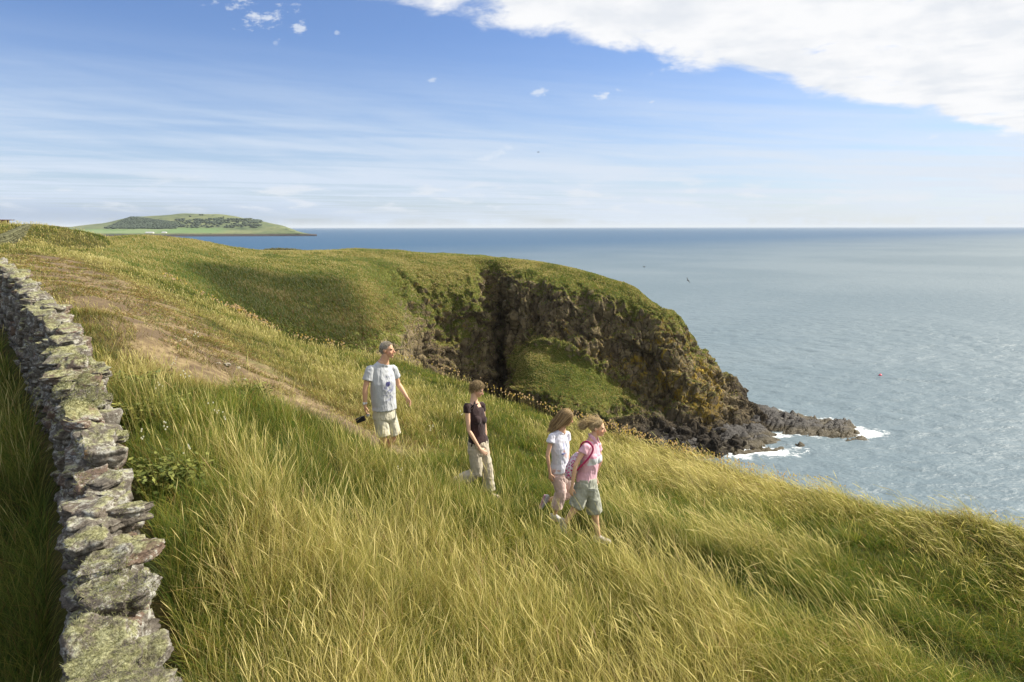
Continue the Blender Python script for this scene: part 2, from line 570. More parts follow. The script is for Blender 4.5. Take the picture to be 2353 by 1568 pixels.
# ================================================================== HEADLAND (a loft through surveyed points)
# each column runs from the skyline down the face: (px, py, distance)
NET = [
    ([(288, 552, 76), (245, 568, 63), (205, 582, 53), (215, 590, 50), (232, 598, 48), (260, 614, 46), (290, 645, 44)], (0, 0, 0, 0, 0, 0, 0)),
    ([(303, 544, 80), (310, 562, 72), (320, 585, 60), (330, 597, 57), (345, 608, 55), (370, 632, 52), (400, 675, 48)], (0, 0, 0, 0, 0, 0, 0)),
    ([(345, 542, 88), (380, 564, 78), (420, 589, 68), (430, 605, 64), (445, 622, 61), (470, 655, 57), (520, 710, 52)], (0, 0, 0, 0, 0, 0, 0)),
    ([(430, 551, 98), (470, 573, 88), (520, 595, 76), (535, 615, 71), (550, 640, 67), (590, 690, 61), (640, 760, 56)], (0, 0, 0, 0, 0, .1, .2)),
    ([(520, 568, 108), (565, 583, 98), (610, 600, 84), (625, 625, 77), (650, 660, 71), (690, 710, 65), (740, 800, 58)], (0, 0, 0, 0, 0, .2, .3)),
    ([(600, 576, 116), (650, 588, 106), (700, 603, 90), (720, 630, 81), (745, 670, 74), (780, 730, 67), (830, 815, 60)], (0, 0, 0, 0, .1, .35, .6)),
    ([(700, 577, 122), (750, 590, 112), (790, 608, 95), (810, 632, 84), (840, 675, 76), (875, 740, 68), (890, 830, 62)], (0, 0, 0, .1, .2, .5, .75)),
    ([(780, 575, 125), (810, 592, 115), (838, 614, 98), (858, 642, 87), (903, 692, 78), (943, 752, 71), (948, 840, 67)], (0, 0, 0, .2, .35, .7, .8)),
    ([(830, 574, 126), (850, 594, 117), (868, 616, 105), (880, 648, 99), (915, 700, 96), (950, 765, 94), (952, 850, 93)], (0, 0, .1, .3, .5, .8, .9)),
    ([(900, 578, 127), (910, 597, 119), (925, 620, 111), (950, 680, 107), (985, 750, 105), (1010, 800, 103), (1030, 880, 101)], (0, 0, .25, .42, .5, .8, 1)),
    ([(990, 584, 127), (1000, 599, 120), (1010, 622, 113), (1030, 680, 109), (1050, 750, 107), (1075, 810, 105), (1090, 890, 102)], (0, 0, .2, .35, .45, .7, 1)),
    ([(1060, 589, 126), (1070, 600, 121), (1080, 625, 115), (1100, 690, 110), (1118, 740, 109), (1128, 800, 107), (1138, 890, 105)], (0, .1, .3, .5, .6, .8, 1)),
    ([(1108, 592, 125), (1116, 604, 121), (1128, 640, 117.5), (1148, 700, 116), (1154, 750, 115), (1156, 810, 113), (1158, 890, 112)], (0, .3, .8, .9, 1, 1, 1)),
    ([(1150, 595, 124), (1160, 606, 119), (1174, 640, 111), (1172, 700, 108), (1170, 760, 107), (1166, 820, 106), (1166, 900, 103)], (0, .2, .8, .9, .85, .6, .8)),
    ([(1215, 600, 122), (1225, 616, 116), (1230, 650, 109), (1225, 710, 106), (1215, 765, 104), (1205, 840, 99), (1210, 915, 95)], (0, .05, .65, .85, .7, .0, .6)),
    ([(1285, 612, 119), (1295, 632, 113), (1300, 670, 107), (1300, 730, 104), (1295, 780, 102), (1290, 850, 97), (1290, 940, 91)], (0, .05, .6, .9, .8, .0, .5)),
    ([(1340, 625, 116), (1350, 647, 111), (1355, 690, 105), (1355, 745, 102), (1355, 805, 100), (1360, 875, 96), (1370, 960, 90)], (0, .1, .65, .9, .8, .05, .6)),
    ([(1400, 642, 113), (1410, 670, 108), (1415, 715, 104), (1415, 770, 101.5), (1415, 822, 100), (1425, 895, 96), (1440, 968, 91)], (0, .2, .6, .8, .9, .3, .8)),
    ([(1455, 663, 111), (1465, 695, 106), (1470, 740, 102), (1475, 790, 100), (1480, 840, 98.5), (1490, 905, 96), (1510, 980, 90)], (.05, .35, .75, .9, .9, .8, 1)),
    ([(1500, 698, 109), (1508, 733, 104), (1515, 775, 101), (1520, 820, 99), (1530, 868, 97.5), (1545, 925, 95), (1580, 988, 90)], (.2, .5, .85, .9, .9, .8, 1)),
    ([(1540, 736, 108), (1548, 775, 103), (1555, 812, 101), (1562, 855, 99), (1575, 895, 97), (1600, 945, 94), (1640, 1000, 90)], (.4, .6, .85, .9, .8, .9, 1)),
    ([(1566, 775, 107.5), (1572, 812, 103.5), (1580, 845, 101.5), (1590, 880, 99), (1605, 915, 97), (1640, 958, 94), (1690, 1008, 91)], (.5, .7, .9, .9, .8, 1, 1)),
    ([(1592, 820, 107.5), (1600, 845, 104), (1608, 870, 102), (1625, 900, 100), (1645, 930, 98), (1690, 965, 96), (1735, 1008, 92)], (.6, .8, .9, .9, .9, 1, 1)),
    ([(1640, 868, 107.5), (1648, 882, 105), (1660, 898, 103), (1675, 918, 101), (1695, 942, 99), (1725, 972, 97), (1760, 1000, 95)], (.8, .9, 1, 1, 1, 1, 1)),
    ([(1690, 903, 106.5), (1695, 910, 105), (1703, 921, 103.5), (1715, 935, 102), (1730, 953, 100), (1750, 975, 98.5), (1775, 996, 97)], (1, 1, 1, 1, 1, 1, 1)),
    ([(1700, 915, 107.5), (1706, 922, 106.5), (1715, 932, 105), (1727, 945, 103.5), (1742, 962, 102), (1762, 982, 100), (1790, 1000, 98)], (1, 1, 1, 1, 1, 1, 1)),
]
LICH = {18: (.1, .3, .35, .3, .5, .3, .2), 17: (.1, .45, .3, .25, .5, .4, .1), 16: (0, 0, .05, .1, .3, .1, .05), 19: (.3, .5, .5, .45, .5, .4, .05),
        20: (.4, .4, .4, .45, .5, .7, .1), 21: (.5, .5, .4, .5, .55, .6, 0), 22: (.4, .6, .65, .55, .55, .25, 0), 23: (.4, .4, .3, .2, .2, 0, 0), 10: (0, 0, .25, .4, .3, .1, 0),
        9: (0, 0, .25, .35, .3, .1, 0), 8: (0, 0, .1, .2, .2, .1, 0), 15: (0, 0, .1, .1, .35, .0, .05)}
ncol = len(NET)
rows = []
att = []
for ci, (pts, rw) in enumerate(NET):
    colp = [P(*q) for q in pts]
    top = colp[0]
    w_ = min(1.0, max(0.0, (ci - 12) / 6.0))
    back2 = top + np.array([6.0 + 20 * w_ * 0, 34.0, -2.0 - 30 * w_])
    back1 = top + np.array([2.0, 12.0 - 7 * w_, -0.7 - 4.0 * w_])
    if ci <= 8:
        a_ = [(-1, .2), (-1, .2), (-1, .2), (-1, .25), (-1, .4), (-.9, .6), (-.7, .8), (-.4, 1), (-.2, 1)][ci]
        back1 = top + np.array([a_[0] * 8, a_[1] * 8, -1.1]); back2 = top + np.array([a_[0] * 30, a_[1] * 30, -7.0])
    if ci >= 20:
        back1 = top + np.array([2.0, 4.0, -3.0]); back2 = top + np.array([4.0, 9.0, -26.0])
    bot = colp[-1]
    base1 = np.array([bot[0], bot[1] - 2.5, min(bot[2] * 0.45, 6.0)])
    base2 = np.array([bot[0], bot[1] - 5.5, -2.5])
    if ci <= 8:
        base1 = np.array([bot[0] + 1, bot[1] - 3.0, bot[2] - 9]); base2 = np.array([bot[0] + 2, bot[1] - 6.0, -2.5])
    if ci == 0:
        base1 = bot + np.array([0, -2, -3.0]); base2 = bot + np.array([0, -4, -8.0])
    rows.append([back2, back1] + colp + [base1, base2])
    li = LICH.get(ci, (0,) * 7)
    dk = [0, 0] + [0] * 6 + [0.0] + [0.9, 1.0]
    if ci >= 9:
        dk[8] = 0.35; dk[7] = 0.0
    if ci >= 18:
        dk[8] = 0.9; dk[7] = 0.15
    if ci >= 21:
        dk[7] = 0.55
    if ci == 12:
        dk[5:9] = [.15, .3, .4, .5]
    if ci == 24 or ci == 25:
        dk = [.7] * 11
    rk = [rw[0], rw[0]] + list(rw) + [1, 1]
    lk = [0, li[0]] + list(li) + [0, 0]
    att.append([[rk[i], lk[i], dk[i]] for i in range(11)])
rows.insert(0, [q + np.array([-7.0, -1.0, -0.9]) for q in rows[0]]); att.insert(0, [list(q) for q in att[0]])
NETP = np.array(rows)            # col,row,3
NETA = np.array(att)
full = np.concatenate([NETP, NETA], 2)


def catmull(A, n, axis):
    A = np.moveaxis(A, axis, 0)
    m = len(A)
    Ap = np.concatenate([2 * A[:1] - A[1:2], A, 2 * A[-1:] - A[-2:-1]], 0)
    out = []
    for s in range(m - 1):
        p0, p1, p2, p3 = Ap[s], Ap[s + 1], Ap[s + 2], Ap[s + 3]
        for tt in np.linspace(0, 1, n, endpoint=False):
            out.append(0.5 * ((2 * p1) + (-p0 + p2) * tt + (2 * p0 - 5 * p1 + 4 * p2 - p3) * tt ** 2 + (-p0 + 3 * p1 - 3 * p2 + p3) * tt ** 3))
    out.append(A[-1])
    return np.moveaxis(np.array(out), 0, axis)


H = catmull(catmull(full, 22, 0), 26, 1)
hc, hr = H.shape[:2]
HV = H[:, :, :3].reshape(-1, 3)
HA = np.clip(H[:, :, 3:].reshape(-1, 3), 0, 1)
hn = grid_normals(HV, hc, hr)
if hn[:, 2].mean() < 0:
    hn = -hn
rockw = HA[:, 0]
blend = sstep(rockw, 0.10, 0.6)


def bricks(p, seed):
    r = np.floor(p[:, 2]); hr_ = _hash(r, r * 0, r * 0 + 5, seed)
    xx = p[:, 0] + hr_ * 0.9; yy = p[:, 1] + hr_ * 0.7
    cx_, cy_ = np.floor(xx), np.floor(yy)
    idv = _hash(cx_, cy_, r, seed + 1)
    e = np.minimum.reduce([xx - cx_, 1 - (xx - cx_), yy - cy_, 1 - (yy - cy_), p[:, 2] - r, 1 - (p[:, 2] - r)])
    return idv, e


sc3 = HV * np.array([0.34, 0.34, 0.15])
wrp = np.stack([fbm(HV * 0.25, 2, s) for s in (61, 62, 63)], 1) - 0.5
ca, sa = math.cos(0.35), math.sin(0.35)
HR = np.stack([HV[:, 0] * ca + HV[:, 1] * sa, -HV[:, 0] * sa + HV[:, 1] * ca, HV[:, 2] + 0.22 * HV[:, 0]], 1)
B1, E1 = bricks(HR * np.array([0.42, 0.42, 0.12]) + wrp * 0.8, 70)
B2, E2 = bricks(HR * np.array([0.85, 0.85, 0.55]) + wrp * 1.0, 170)
B3, E3 = bricks(HR * np.array([0.16, 0.16, 0.08]) + wrp * 0.5, 270)
F1b, F2b, IDb = worley(HV * np.array([0.8, 0.8, 0.5]) + wrp * 1.2, 80)
F1c, F2c, IDc = worley(HV * np.array([0.09, 0.09, 0.05]) + wrp * 0.4, 90)
dsp = blend * ((B1 - 0.5) * 1.3 + (B2 - 0.5) * 0.75 + (B3 - 0.5) * 2.0 + (IDc - 0.5) * 1.4 - 0.25 * (1 - sstep(E1, 0, 0.06)) - 0.12 * (1 - sstep(E2, 0, 0.08)))
vc_ = np.abs(fbm(HR * np.array([0.30, 0.30, 0.035]), 3, 130) - .5)
dsp -= blend * 0.7 * (1 - sstep(vc_, 0.0, 0.022))
dsp += (fbm(HV * 0.12, 4, 100) - 0.5) * (1.3 + 2.5 * blend)
dsp += (fbm(HV * 0.7, 4, 110) - 0.5) * (0.5 + 0.9 * blend)
cidx = np.repeat(np.arange(hc), hr) / 22.0 - 1
hmask = np.clip((HV[:, 1] - 60) / 30, 0.25, 1)
ridx = np.tile(np.arange(hr), hc) / 26.0
top_guard = sstep(np.abs(ridx - 2.0), 0.0, 0.8) * 0.75 + 0.25
top_guard = np.where(cidx > 17.5, np.maximum(top_guard, 0.8), top_guard)
HV2 = HV + hn * (dsp * hmask * top_guard)[:, None]
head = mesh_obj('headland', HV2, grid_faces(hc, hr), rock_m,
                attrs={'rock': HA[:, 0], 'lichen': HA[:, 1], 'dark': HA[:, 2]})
tag(head, kind='structure')

# shelves of dark rock at the foot of the cliff
gx2 = np.arange(12, 62, 0.22); gy2 = np.arange(78, 118, 0.22)
GX2, GY2 = np.meshgrid(gx2, gy2)
x2, y2 = GX2.ravel(), GY2.ravel()
h2_ = shelf_h(x2, y2)
F = grid_faces(*GX2.shape)
keep = (h2_[F] > -0.6).any(1)
used = np.unique(F[keep]); remap = -np.ones(len(x2), dtype=int); remap[used] = np.arange(len(used))
hcl = np.maximum(h2_, -1.5)[used]
low = 1 - sstep(hcl, 0.9, 1.7)
shelf = mesh_obj('shore_rocks', np.stack([x2[used], y2[used], hcl], 1), remap[F[keep]], None)
tag(shelf, kind='structure')
mt, t, b = material('tidal_rock', 0.6, 0.4)
pos = t.new('ShaderNodeNewGeometry').outputs['Position']
pz = t.xyz(pos)[2]
mp = t.new('ShaderNodeMapping'); t.put(mp.inputs[0], pos); mp.inputs['Rotation'].default_value = (0, 0, R(20)); mp.inputs['Scale'].default_value = (0.5, 1.8, 1.5)
nn = t.noise(mp.outputs[0], 0.9, 6, 0.7, 0.4)
dk = t.mix(nn, (0.005, 0.004, 0.004), (0.028, 0.020, 0.014))
dk = t.mix(t.ss(t.noise(pos, 1.6, 5, 0.7), 0.60, 0.70, 0, .5), dk, (0.20, 0.16, 0.13))
weed = t.mix(nn, (0.022, 0.017, 0.006), (0.085, 0.060, 0.018))
col = t.mix(t.ss(t.m('ADD', pz, t.m('MULTIPLY', t.m('SUBTRACT', nn, 0.5), 1.6)), 0.9, 1.5), weed, dk)
lic = t.ss(t.m('ADD', t.m('MULTIPLY', t.m('SUBTRACT', pz, 3.1), 0.6), t.m('SUBTRACT', t.noise(pos, 0.5, 5, 0.7), 0.5)), 0.05, 0.35)
col = t.mix(lic, col, (0.14, 0.10, 0.025))
t.put(b.inputs['Base Color'], col)
t.put(b.inputs['Normal'], t.bump(t.m('ADD', nn, t.m('MULTIPLY', t.noise(pos, 3.5, 5, 0.7), 0.5)), 0.9, 0.4))
shelf.data.materials.append(mt)

# ================================================================== ISLAND HILL across the water
isk = [(60, 522), (165, 521), (205, 516), (250, 510), (285, 502), (310, 497), (345, 496), (385, 493), (420, 489.5), (460, 490), (500, 492), (540, 497), (580, 504),
       (620, 512), (650, 519), (668, 526), (690, 534), (712, 537.5), (728, 540)]
ix = np.array([q[0] for q in isk], float); iy = np.array([q[1] for q in isk], float)
ni = 360
px = np.linspace(60, 728, ni)
py = np.interp(px, ix, iy)
py = np.convolve(np.pad(py, 5, mode='edge'), np.ones(11) / 11, 'valid')
Yback = np.interp(px, [60, 300, 600, 728], [3300, 3100, 2750, 2480])
Yfront = np.interp(px, [60, 330, 500, 650, 728], [2300, 2330, 2360, 2420, 2450])
nrw = 90
VV = np.zeros((ni, nrw, 3))
for i in range(ni):
    topz = max(P(px[i], py[i], Yback[i])[2], 3.0)
    kx = (px[i] - CX) / FPX / math.cos(PITCH)
    for j in range(nrw):
        f = j / (nrw - 1)
        if f < 0.78:
            g = f / 0.78
            Yd = Yfront[i] + (Yback[i] - Yfront[i]) * g
            cl_ = min(1, g / 0.03)
            field = min(topz * 0.8, 9 + 15 * min(g / 0.35, 1))
            hill = 0 if g < 0.25 else math.sin((g - 0.25) / 0.75 * math.pi / 2) ** 1.25
            z = cl_ * (field + (topz - field) * (0.9 * hill + 0.1 * g))
            z = -2 + (z + 2) * cl_
        else:
            g = (f - 0.78) / 0.22
            Yd = Yback[i] + 900 * g
            z = topz * (1 - g ** 1.5) - 2 * g
        dirx = P(px[i], py[i], 1.0)[0]
        VV[i, j] = (dirx * Yd, Yd, z)
Vi = VV.reshape(-1, 3)
Vi[:, 2] += (fbm(Vi / 130.0, 5, 200) - 0.5) * 9 * np.clip(Vi[:, 2] / 25, 0, 1)
gpos = np.tile(np.linspace(0, 1, nrw), ni)
pxx = np.repeat(px, nrw)
isl_m, t, b = material('island_pasture', 0.95, 0.1)
pos = t.new('ShaderNodeNewGeometry').outputs['Position']
pz = t.xyz(pos)[2]
n_a = t.noise(pos, 0.006, 6, 0.65, 0.6)
n_b = t.noise(pos, 0.03, 5, 0.65, 0.2)
g1 = t.mix(t.ss(n_a, 0.35, 0.65), (0.095, 0.125, 0.060), (0.170, 0.185, 0.090))
g1 = t.mix(t.ss(n_b, 0.52, 0.64, 0, .8), g1, (0.045, 0.070, 0.035))
fld = t.mix(t.ss(t.noise(pos, 0.004, 2, 0.5), 0.45, 0.5), (0.125, 0.195, 0.075), (0.165, 0.220, 0.100))
g1 = t.mix(t.m('MULTIPLY', t.attr('field'), 0.9), g1, fld)
g1 = t.mix(t.ss(t.m('ADD', pz, t.m('MULTIPLY', n_b, 8)), 9, 14, 1.0, 0.0), g1, (0.055, 0.045, 0.045))
t.put(b.inputs['Base Color'], g1)
fieldw = sstep(gpos, 0.03, 0.05) * (1 - sstep(gpos, 0.22, 0.26)) * (1 - sstep(pxx, 480, 540))
isl = mesh_obj('island_hill', Vi, grid_faces(ni, nrw), isl_m, attrs={'field': fieldw})
tag(isl, kind='structure')
# woodland on the island's flank: one far-off mass of crowns
def isl_at(pxq, g):
    i = int(round((pxq - 60) / (728 - 60) * (ni - 1))); j = int(round(g * (nrw - 1)))
    return VV.reshape(ni, nrw, 3)[max(0, min(ni - 1, i)), max(0, min(nrw - 1, j))]
VI2 = Vi.reshape(ni, nrw, 3)
wv_, wf_ = [], []
rw_ = random.Random(5)
ico = bmesh.new(); bmesh.ops.create_icosphere(ico, subdivisions=1, radius=1.0)
iv = np.array([q.co[:] for q in ico.verts]); ifc = np.array([[q.index for q in f.verts] for f in ico.faces]); ico.free()
cnt = 0; off = 0
Vw, Fw = [], []
for k in range(16000):
    pq = rw_.uniform(245, 600)
    i = int((pq - 60) / (728 - 60) * (ni - 1)); gq = rw_.uniform(0.1, 0.77); j = int(gq * (nrw - 1))
    q = VI2[i, j]
    dd = math.sqrt(q[0] ** 2 + q[1] ** 2)
    el = (q[2] - CAMZ) / q[1]                       # how high on the flank
    a = (pq - 245) / 155.0
    nz_ = vn(np.array([[pq * 0.06, el * 900, 0.5]]), 3)[0]
    if pq < 405:
        hi = -0.0005 + 0.0150 * min(1, (pq - 245) / 55.0) - 0.007 * max(0, a - 0.45) / 0.55
        inside = 0.9 if -0.0015 < el < hi else 0.0
    else:
        inside = (0.42 if nz_ > 0.52 else 0.03) if 0.000 < el < 0.012 else (0.05 if nz_ > 0.72 and el < 0.018 and el > 0.0 else 0)
    if rw_.random() > inside: continue
    q = q + np.array([rw_.uniform(-3, 3), rw_.uniform(-4, 4), 2])
    s = rw_.uniform(2.5, 4.5)
    Vw.append(q + iv * np.array([s * 1.5, s * 1.5, s * 0.75]) * (1 + 0.25 * (np.array([rw_.random() for _ in iv])[:, None] - .5)))
    Fw.append(ifc + off); off += len(iv)
wood_m = plain('far_wood', (0.062, 0.082, 0.056), 0.95, 0.1, 0.35, 0.05)
wood = mesh_obj('woodland', np.concatenate(Vw), np.concatenate(Fw), wood_m)
tag(wood, 'dark green wood covering the left flank of the island hill', 'woodland', kind='stuff')
# pale farm sheds by the far shore
shed_m = plain('pale_sheet', (0.62, 0.60, 0.56), 0.6, 0.3, 0.05, 0.1)
for (pq, wq, lab) in ((342, 13, 'long low pale building on the island shore, left of the white one'), (376, 7, 'small white building on the island shore, right of the long one')):
    q = VI2[int((pq - 60) / 668 * (ni - 1)), 4]
    e = empty('farm_building', tuple(q), lab, 'building', 'buildings on the island shore')
    w2, d2, hh_ = wq, 6.0, 1.6
    Vb = [(-w2, -d2, -3), (w2, -d2, -3), (w2, d2, -3), (-w2, d2, -3), (-w2, -d2, hh_), (w2, -d2, hh_), (w2, d2, hh_), (-w2, d2, hh_), (-w2, 0, hh_ + 2.5), (w2, 0, hh_ + 2.5)]
    mesh_obj('wall', Vb[:8] + Vb[8:], [(0, 1, 5, 4), (1, 2, 6, 9, 5), (2, 3, 7, 6), (3, 0, 4, 8, 7)], shed_m, e, False)
    mesh_obj('roof', [(-w2 - 1, -d2 - 1, hh_ - .3), (w2 + 1, -d2 - 1, hh_ - .3), (w2 + 1, 0, hh_ + 2.9), (-w2 - 1, 0, hh_ + 2.9), (w2 + 1, d2 + 1, hh_ - .3), (-w2 - 1, d2 + 1, hh_ - .3)],
             [(0, 1, 2, 3), (3, 2, 4, 5)], plain('shed_roof', (0.45, 0.45, 0.45), .6, .3, .05, .1), e, False)
# low hills, far left; distance haze painted in as their grey-blue colour
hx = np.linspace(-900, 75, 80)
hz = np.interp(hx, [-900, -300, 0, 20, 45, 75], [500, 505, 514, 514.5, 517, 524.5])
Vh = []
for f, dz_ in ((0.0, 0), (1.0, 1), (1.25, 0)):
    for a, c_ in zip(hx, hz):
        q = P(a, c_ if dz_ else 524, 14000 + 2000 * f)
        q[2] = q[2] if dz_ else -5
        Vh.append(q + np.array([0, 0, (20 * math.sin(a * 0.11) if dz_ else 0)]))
hl = mesh_obj('hills', Vh, grid_faces(3, 80), plain('haze_tinted_hill', (0.16, 0.20, 0.25), .95, .1, .15, 0.002))
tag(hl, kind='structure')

# ================================================================== NEAR GROUND
CPT = []      # x, y, z
def cp(px, py, Y, dz=0.0):
    q = P(px, py, Y); CPT.append((q[0], q[1], q[2] - dz))
PATHPX = [(100, 592, 38), (140, 602, 34), (200, 640, 24), (300, 700, 17.5), (400, 760, 14.5), (500, 830, 12.7), (600, 900, 11.8), (700, 960, 11.2), (800, 1010, 10.8),
          (870, 1045, 10.3), (1000, 1095, 9.8), (1130, 1140, 9.4), (1250, 1185, 8.9), (1380, 1240, 8.05), (1520, 1285, 7.75), (1700, 1335, 7.4), (2000, 1450, 6.85), (2353, 1565, 6.45)]
PATHW = []
for q in PATHPX:
    w = P(*q); PATHW.append(w); CPT.append(tuple(w))
PATHW.append(PATHW[-1] + np.array([3.5, -1.2, -0.6]))
CPT.append(tuple(PATHW[-1]))
for a in [(100, 563, 46, .2), (60, 540, 55, .2), (165, 531, 60, .3), (20, 528, 75, .2), (230, 562, 58, .2), (262, 550, 68, .2), (-250, 536, 70, .2), (-350, 570, 45, .2),
          (1000, 900, 17, .3), (800, 870, 17, .2), (700, 820, 19, .2), (600, 770, 21, .2), (450, 690, 25, .2), (350, 645, 30, .2),
          (1130, 1000, 14, .35), (1400, 1080, 13, .4), (1700, 1195, 9.9, .4), (2100, 1290, 8.6, .4), (2353, 1380, 8.0, .4), (2000, 1220, 9.8, .4)]:
    cp(*a)
EDGEPX = [(2900, 1300, 7.8), (2600, 1245, 8.8), (2353, 1205, 9.8), (2000, 1140, 12), (1750, 1085, 15), (1520, 1018, 17), (1330, 958, 19), (1130, 893, 21), (960, 822, 24), (860, 803, 25.5),
          (750, 788, 26), (620, 748, 27), (560, 715, 29), (500, 692, 31), (370, 630, 37), (300, 607, 42), (235, 592, 50), (215, 585, 58), (262, 553, 76), (262, 551, 110)]
EDGE = [np.array([26.0, -14.0, 22.0]), np.array([16.0, 2.0, 23.0])]
for q in EDGEPX:
    w = P(*q); w[2] -= 0.33; EDGE.append(w); CPT.append(tuple(w))
CPT += [(-0.9, 2.5, 27.1), (-2.5, 5.4, 27.75), (-4.2, 8, 28.05), (-7.3, 12, 28.45), (-12, 18, 28.55),
        (-3, 2.5, 26.5), (-4.5, 5, 26.9), (-7, 8, 27.3), (-11, 12, 27.8), (-17, 18, 28.2), (-8, 3, 26.3), (-15, 6, 26.8), (-25, 12, 27.8), (-30, 30, 28.4), (-45, 50, 29.2),
        (0, 3, 26.5), (0, 4.5, 26.35), (0, 6, 26.33), (-1.6, 6.5, 26.95), (1.5, 5, 26.15), (3, 4, 25.85), (5, 4.2, 25.6), (-1, 8, 26.65), (1, 7.0, 26.3), (3.3, 5.9, 25.95), (5.5, 5.0, 25.55),
        (0, -3, 26.4), (-6, -3, 26.2), (6, -2, 25.3), (12, 2, 24.8), (-2.2, 9.3, 27.0), (-3.4, 9.5, 27.4)]
CPT = np.array(CPT)


def tps_fit(C, lam):
    n = len(C)
    d = np.sqrt(((C[:, None, :2] - C[None, :, :2]) ** 2).sum(2)) / 10.0
    K = np.where(d > 0, d * d * np.log(np.maximum(d, 1e-9)), 0)
    A = np.zeros((n + 3, n + 3))
    A[:n, :n] = K + lam * np.eye(n)
    Pm = np.concatenate([np.ones((n, 1)), C[:, :2] / 10.0], 1)
    A[:n, n:] = Pm; A[n:, :n] = Pm.T
    return np.linalg.solve(A, np.concatenate([C[:, 2], np.zeros(3)]))


TW = tps_fit(CPT, 0.004)


def tps(x, y):
    out = np.zeros(len(x))
    for s in range(0, len(x), 40000):
        xs, ys = x[s:s + 40000], y[s:s + 40000]
        d = np.sqrt((xs[:, None] - CPT[None, :, 0]) ** 2 + (ys[:, None] - CPT[None, :, 1]) ** 2) / 10.0
        K = d * d * np.log(np.maximum(d, 1e-9))
        out[s:s + 40000] = K @ TW[:-3] + TW[-3] + TW[-2] * xs / 10.0 + TW[-1] * ys / 10.0
    return out


def poly_dist(x, y, L):
    """distance to polyline, and signed side (positive = right of the running direction)"""
    best = np.full(len(x), 1e9); side = np.zeros(len(x)); par = np.zeros(len(x))
    for i in range(len(L) - 1):
        ax, ay = L[i][0], L[i][1]; bx_, by_ = L[i + 1][0], L[i + 1][1]
        dx_, dy_ = bx_ - ax, by_ - ay
        tt = np.clip(((x - ax) * dx_ + (y - ay) * dy_) / (dx_ ** 2 + dy_ ** 2), 0, 1)
        d = np.hypot(x - ax - tt * dx_, y - ay - tt * dy_)
        s = dx_ * (y - ay) - dy_ * (x - ax)
        nb = d < best - 1e-9
        best = np.where(nb, d, best); side = np.where(nb, -np.sign(s), side); par = np.where(nb, i + tt, par)
    return best, side, par


POLY = [(q[0], q[1]) for q in EDGE] + [(-66, 140), (-400, 140), (-400, -80), (26, -80)]


def inside_poly(x, y):
    c_ = np.zeros(len(x), dtype=bool)
    for i in range(len(POLY)):
        x1_, y1_ = POLY[i]; x2_, y2_ = POLY[(i + 1) % len(POLY)]
        if y1_ == y2_: continue
        hit = ((y1_ > y) != (y2_ > y)) & (x < (x2_ - x1_) * (y - y1_) / (y2_ - y1_) + x1_)
        c_ ^= hit
    return c_


def land(x, y):
    """height of the near ground, with the fall of the cliff beyond its edge"""
    z = tps(x, y)
    d, side, _ = poly_dist(x, y, EDGE)
    out = np.where(inside_poly(x, y), 0.0, d)
    z = z + (f2(x, y, 0.5, 3, 300) - 0.5) * 0.30 * np.clip(np.hypot(x, y) / 12, 0.3, 1) + (f2(x, y, 1.7, 2, 310) - 0.5) * 0.10
    pd, _, pp_ = poly_dist(x, y, PATHW)
    # a hollow worn along the path, deeper where it runs through the tall grass
    tr_ = sstep(pp_, 8.6, 10.5)
    z = z - (0.08 + 0.16 * tr_ + 0.16 * sstep(pp_, 12.5, 13.5)) * np.exp(-(pd / 0.52) ** 2)
    z = np.where(out > 0, np.minimum(z, z - (np.sqrt((1.5 * out) ** 2 + 1.2 ** 2) - 1.2)), z)
    # clamp what thin plate might throw up far outside
    return np.where(out > 8, np.minimum(z, 26 - 1.3 * out), z)


def side_inside(x, y):
    d, side, _ = poly_dist(x, y, EDGE)
    return np.where(inside_poly(x, y), d, -d)


ys = np.concatenate([np.arange(-8, 14, 0.14), np.arange(14, 30, 0.25), np.arange(30, 100, 0.7)])
xs = np.concatenate([np.arange(-95, -30, 1.2), np.arange(-30, -12, 0.4), np.arange(-12, 9, 0.14), np.arange(9, 32, 0.5)])
XG, YG = np.meshgrid(xs, ys)
xg, yg = XG.ravel(), YG.ravel()
zg = land(xg, yg)
pdist, _, ppar = poly_dist(xg, yg, PATHW)
dirt = (1 - sstep(ppar, 8.3, 9.2)) * (1 - sstep(pdist, 0.8, 3.0)) * 0.85 + 0.1
Fg = grid_faces(*XG.shape)
keepg = (zg[Fg] > -3).any(1)
gm, t, b = material('ground_turf', 0.95, 0.15)
pos = t.new('ShaderNodeNewGeometry').outputs['Position']
na = t.noise(pos, 0.8, 6, 0.65, 0.4)
nb_ = t.noise(pos, 5.0, 5, 0.7, 0.3)
turf = t.ramp(t.m('ADD', t.m('MULTIPLY', na, 0.6), t.m('MULTIPLY', nb_, 0.4)), [(0.35, (0.020, 0.026, 0.006)), (0.5, (0.050, 0.052, 0.014)), (0.65, (0.12, 0.095, 0.035))])
straw = t.ramp(nb_, [(0.32, (0.080, 0.054, 0.032)), (0.5, (0.165, 0.120, 0.066)), (0.66, (0.27, 0.21, 0.11))])
straw = t.mix(t.ss(na, 0.47, 0.57, 0, .9), straw, (0.105, 0.075, 0.046))
straw = t.mix(t.ss(na, 0.44, 0.34, 0, .6), straw, (0.09, 0.10, 0.025))
t.put(b.inputs['Base Color'], t.mix(t.ss(t.m('ADD', t.attr('dirt'), t.m('MULTIPLY', t.m('SUBTRACT', na, .5), .8)), 0.3, 0.7), turf, straw))
t.put(b.inputs['Normal'], t.bump(nb_, 0.7, 0.05))
ground = mesh_obj('ground', np.stack([xg, yg, zg], 1), Fg[keepg], gm, attrs={'dirt': dirt})
tag(ground, kind='structure')
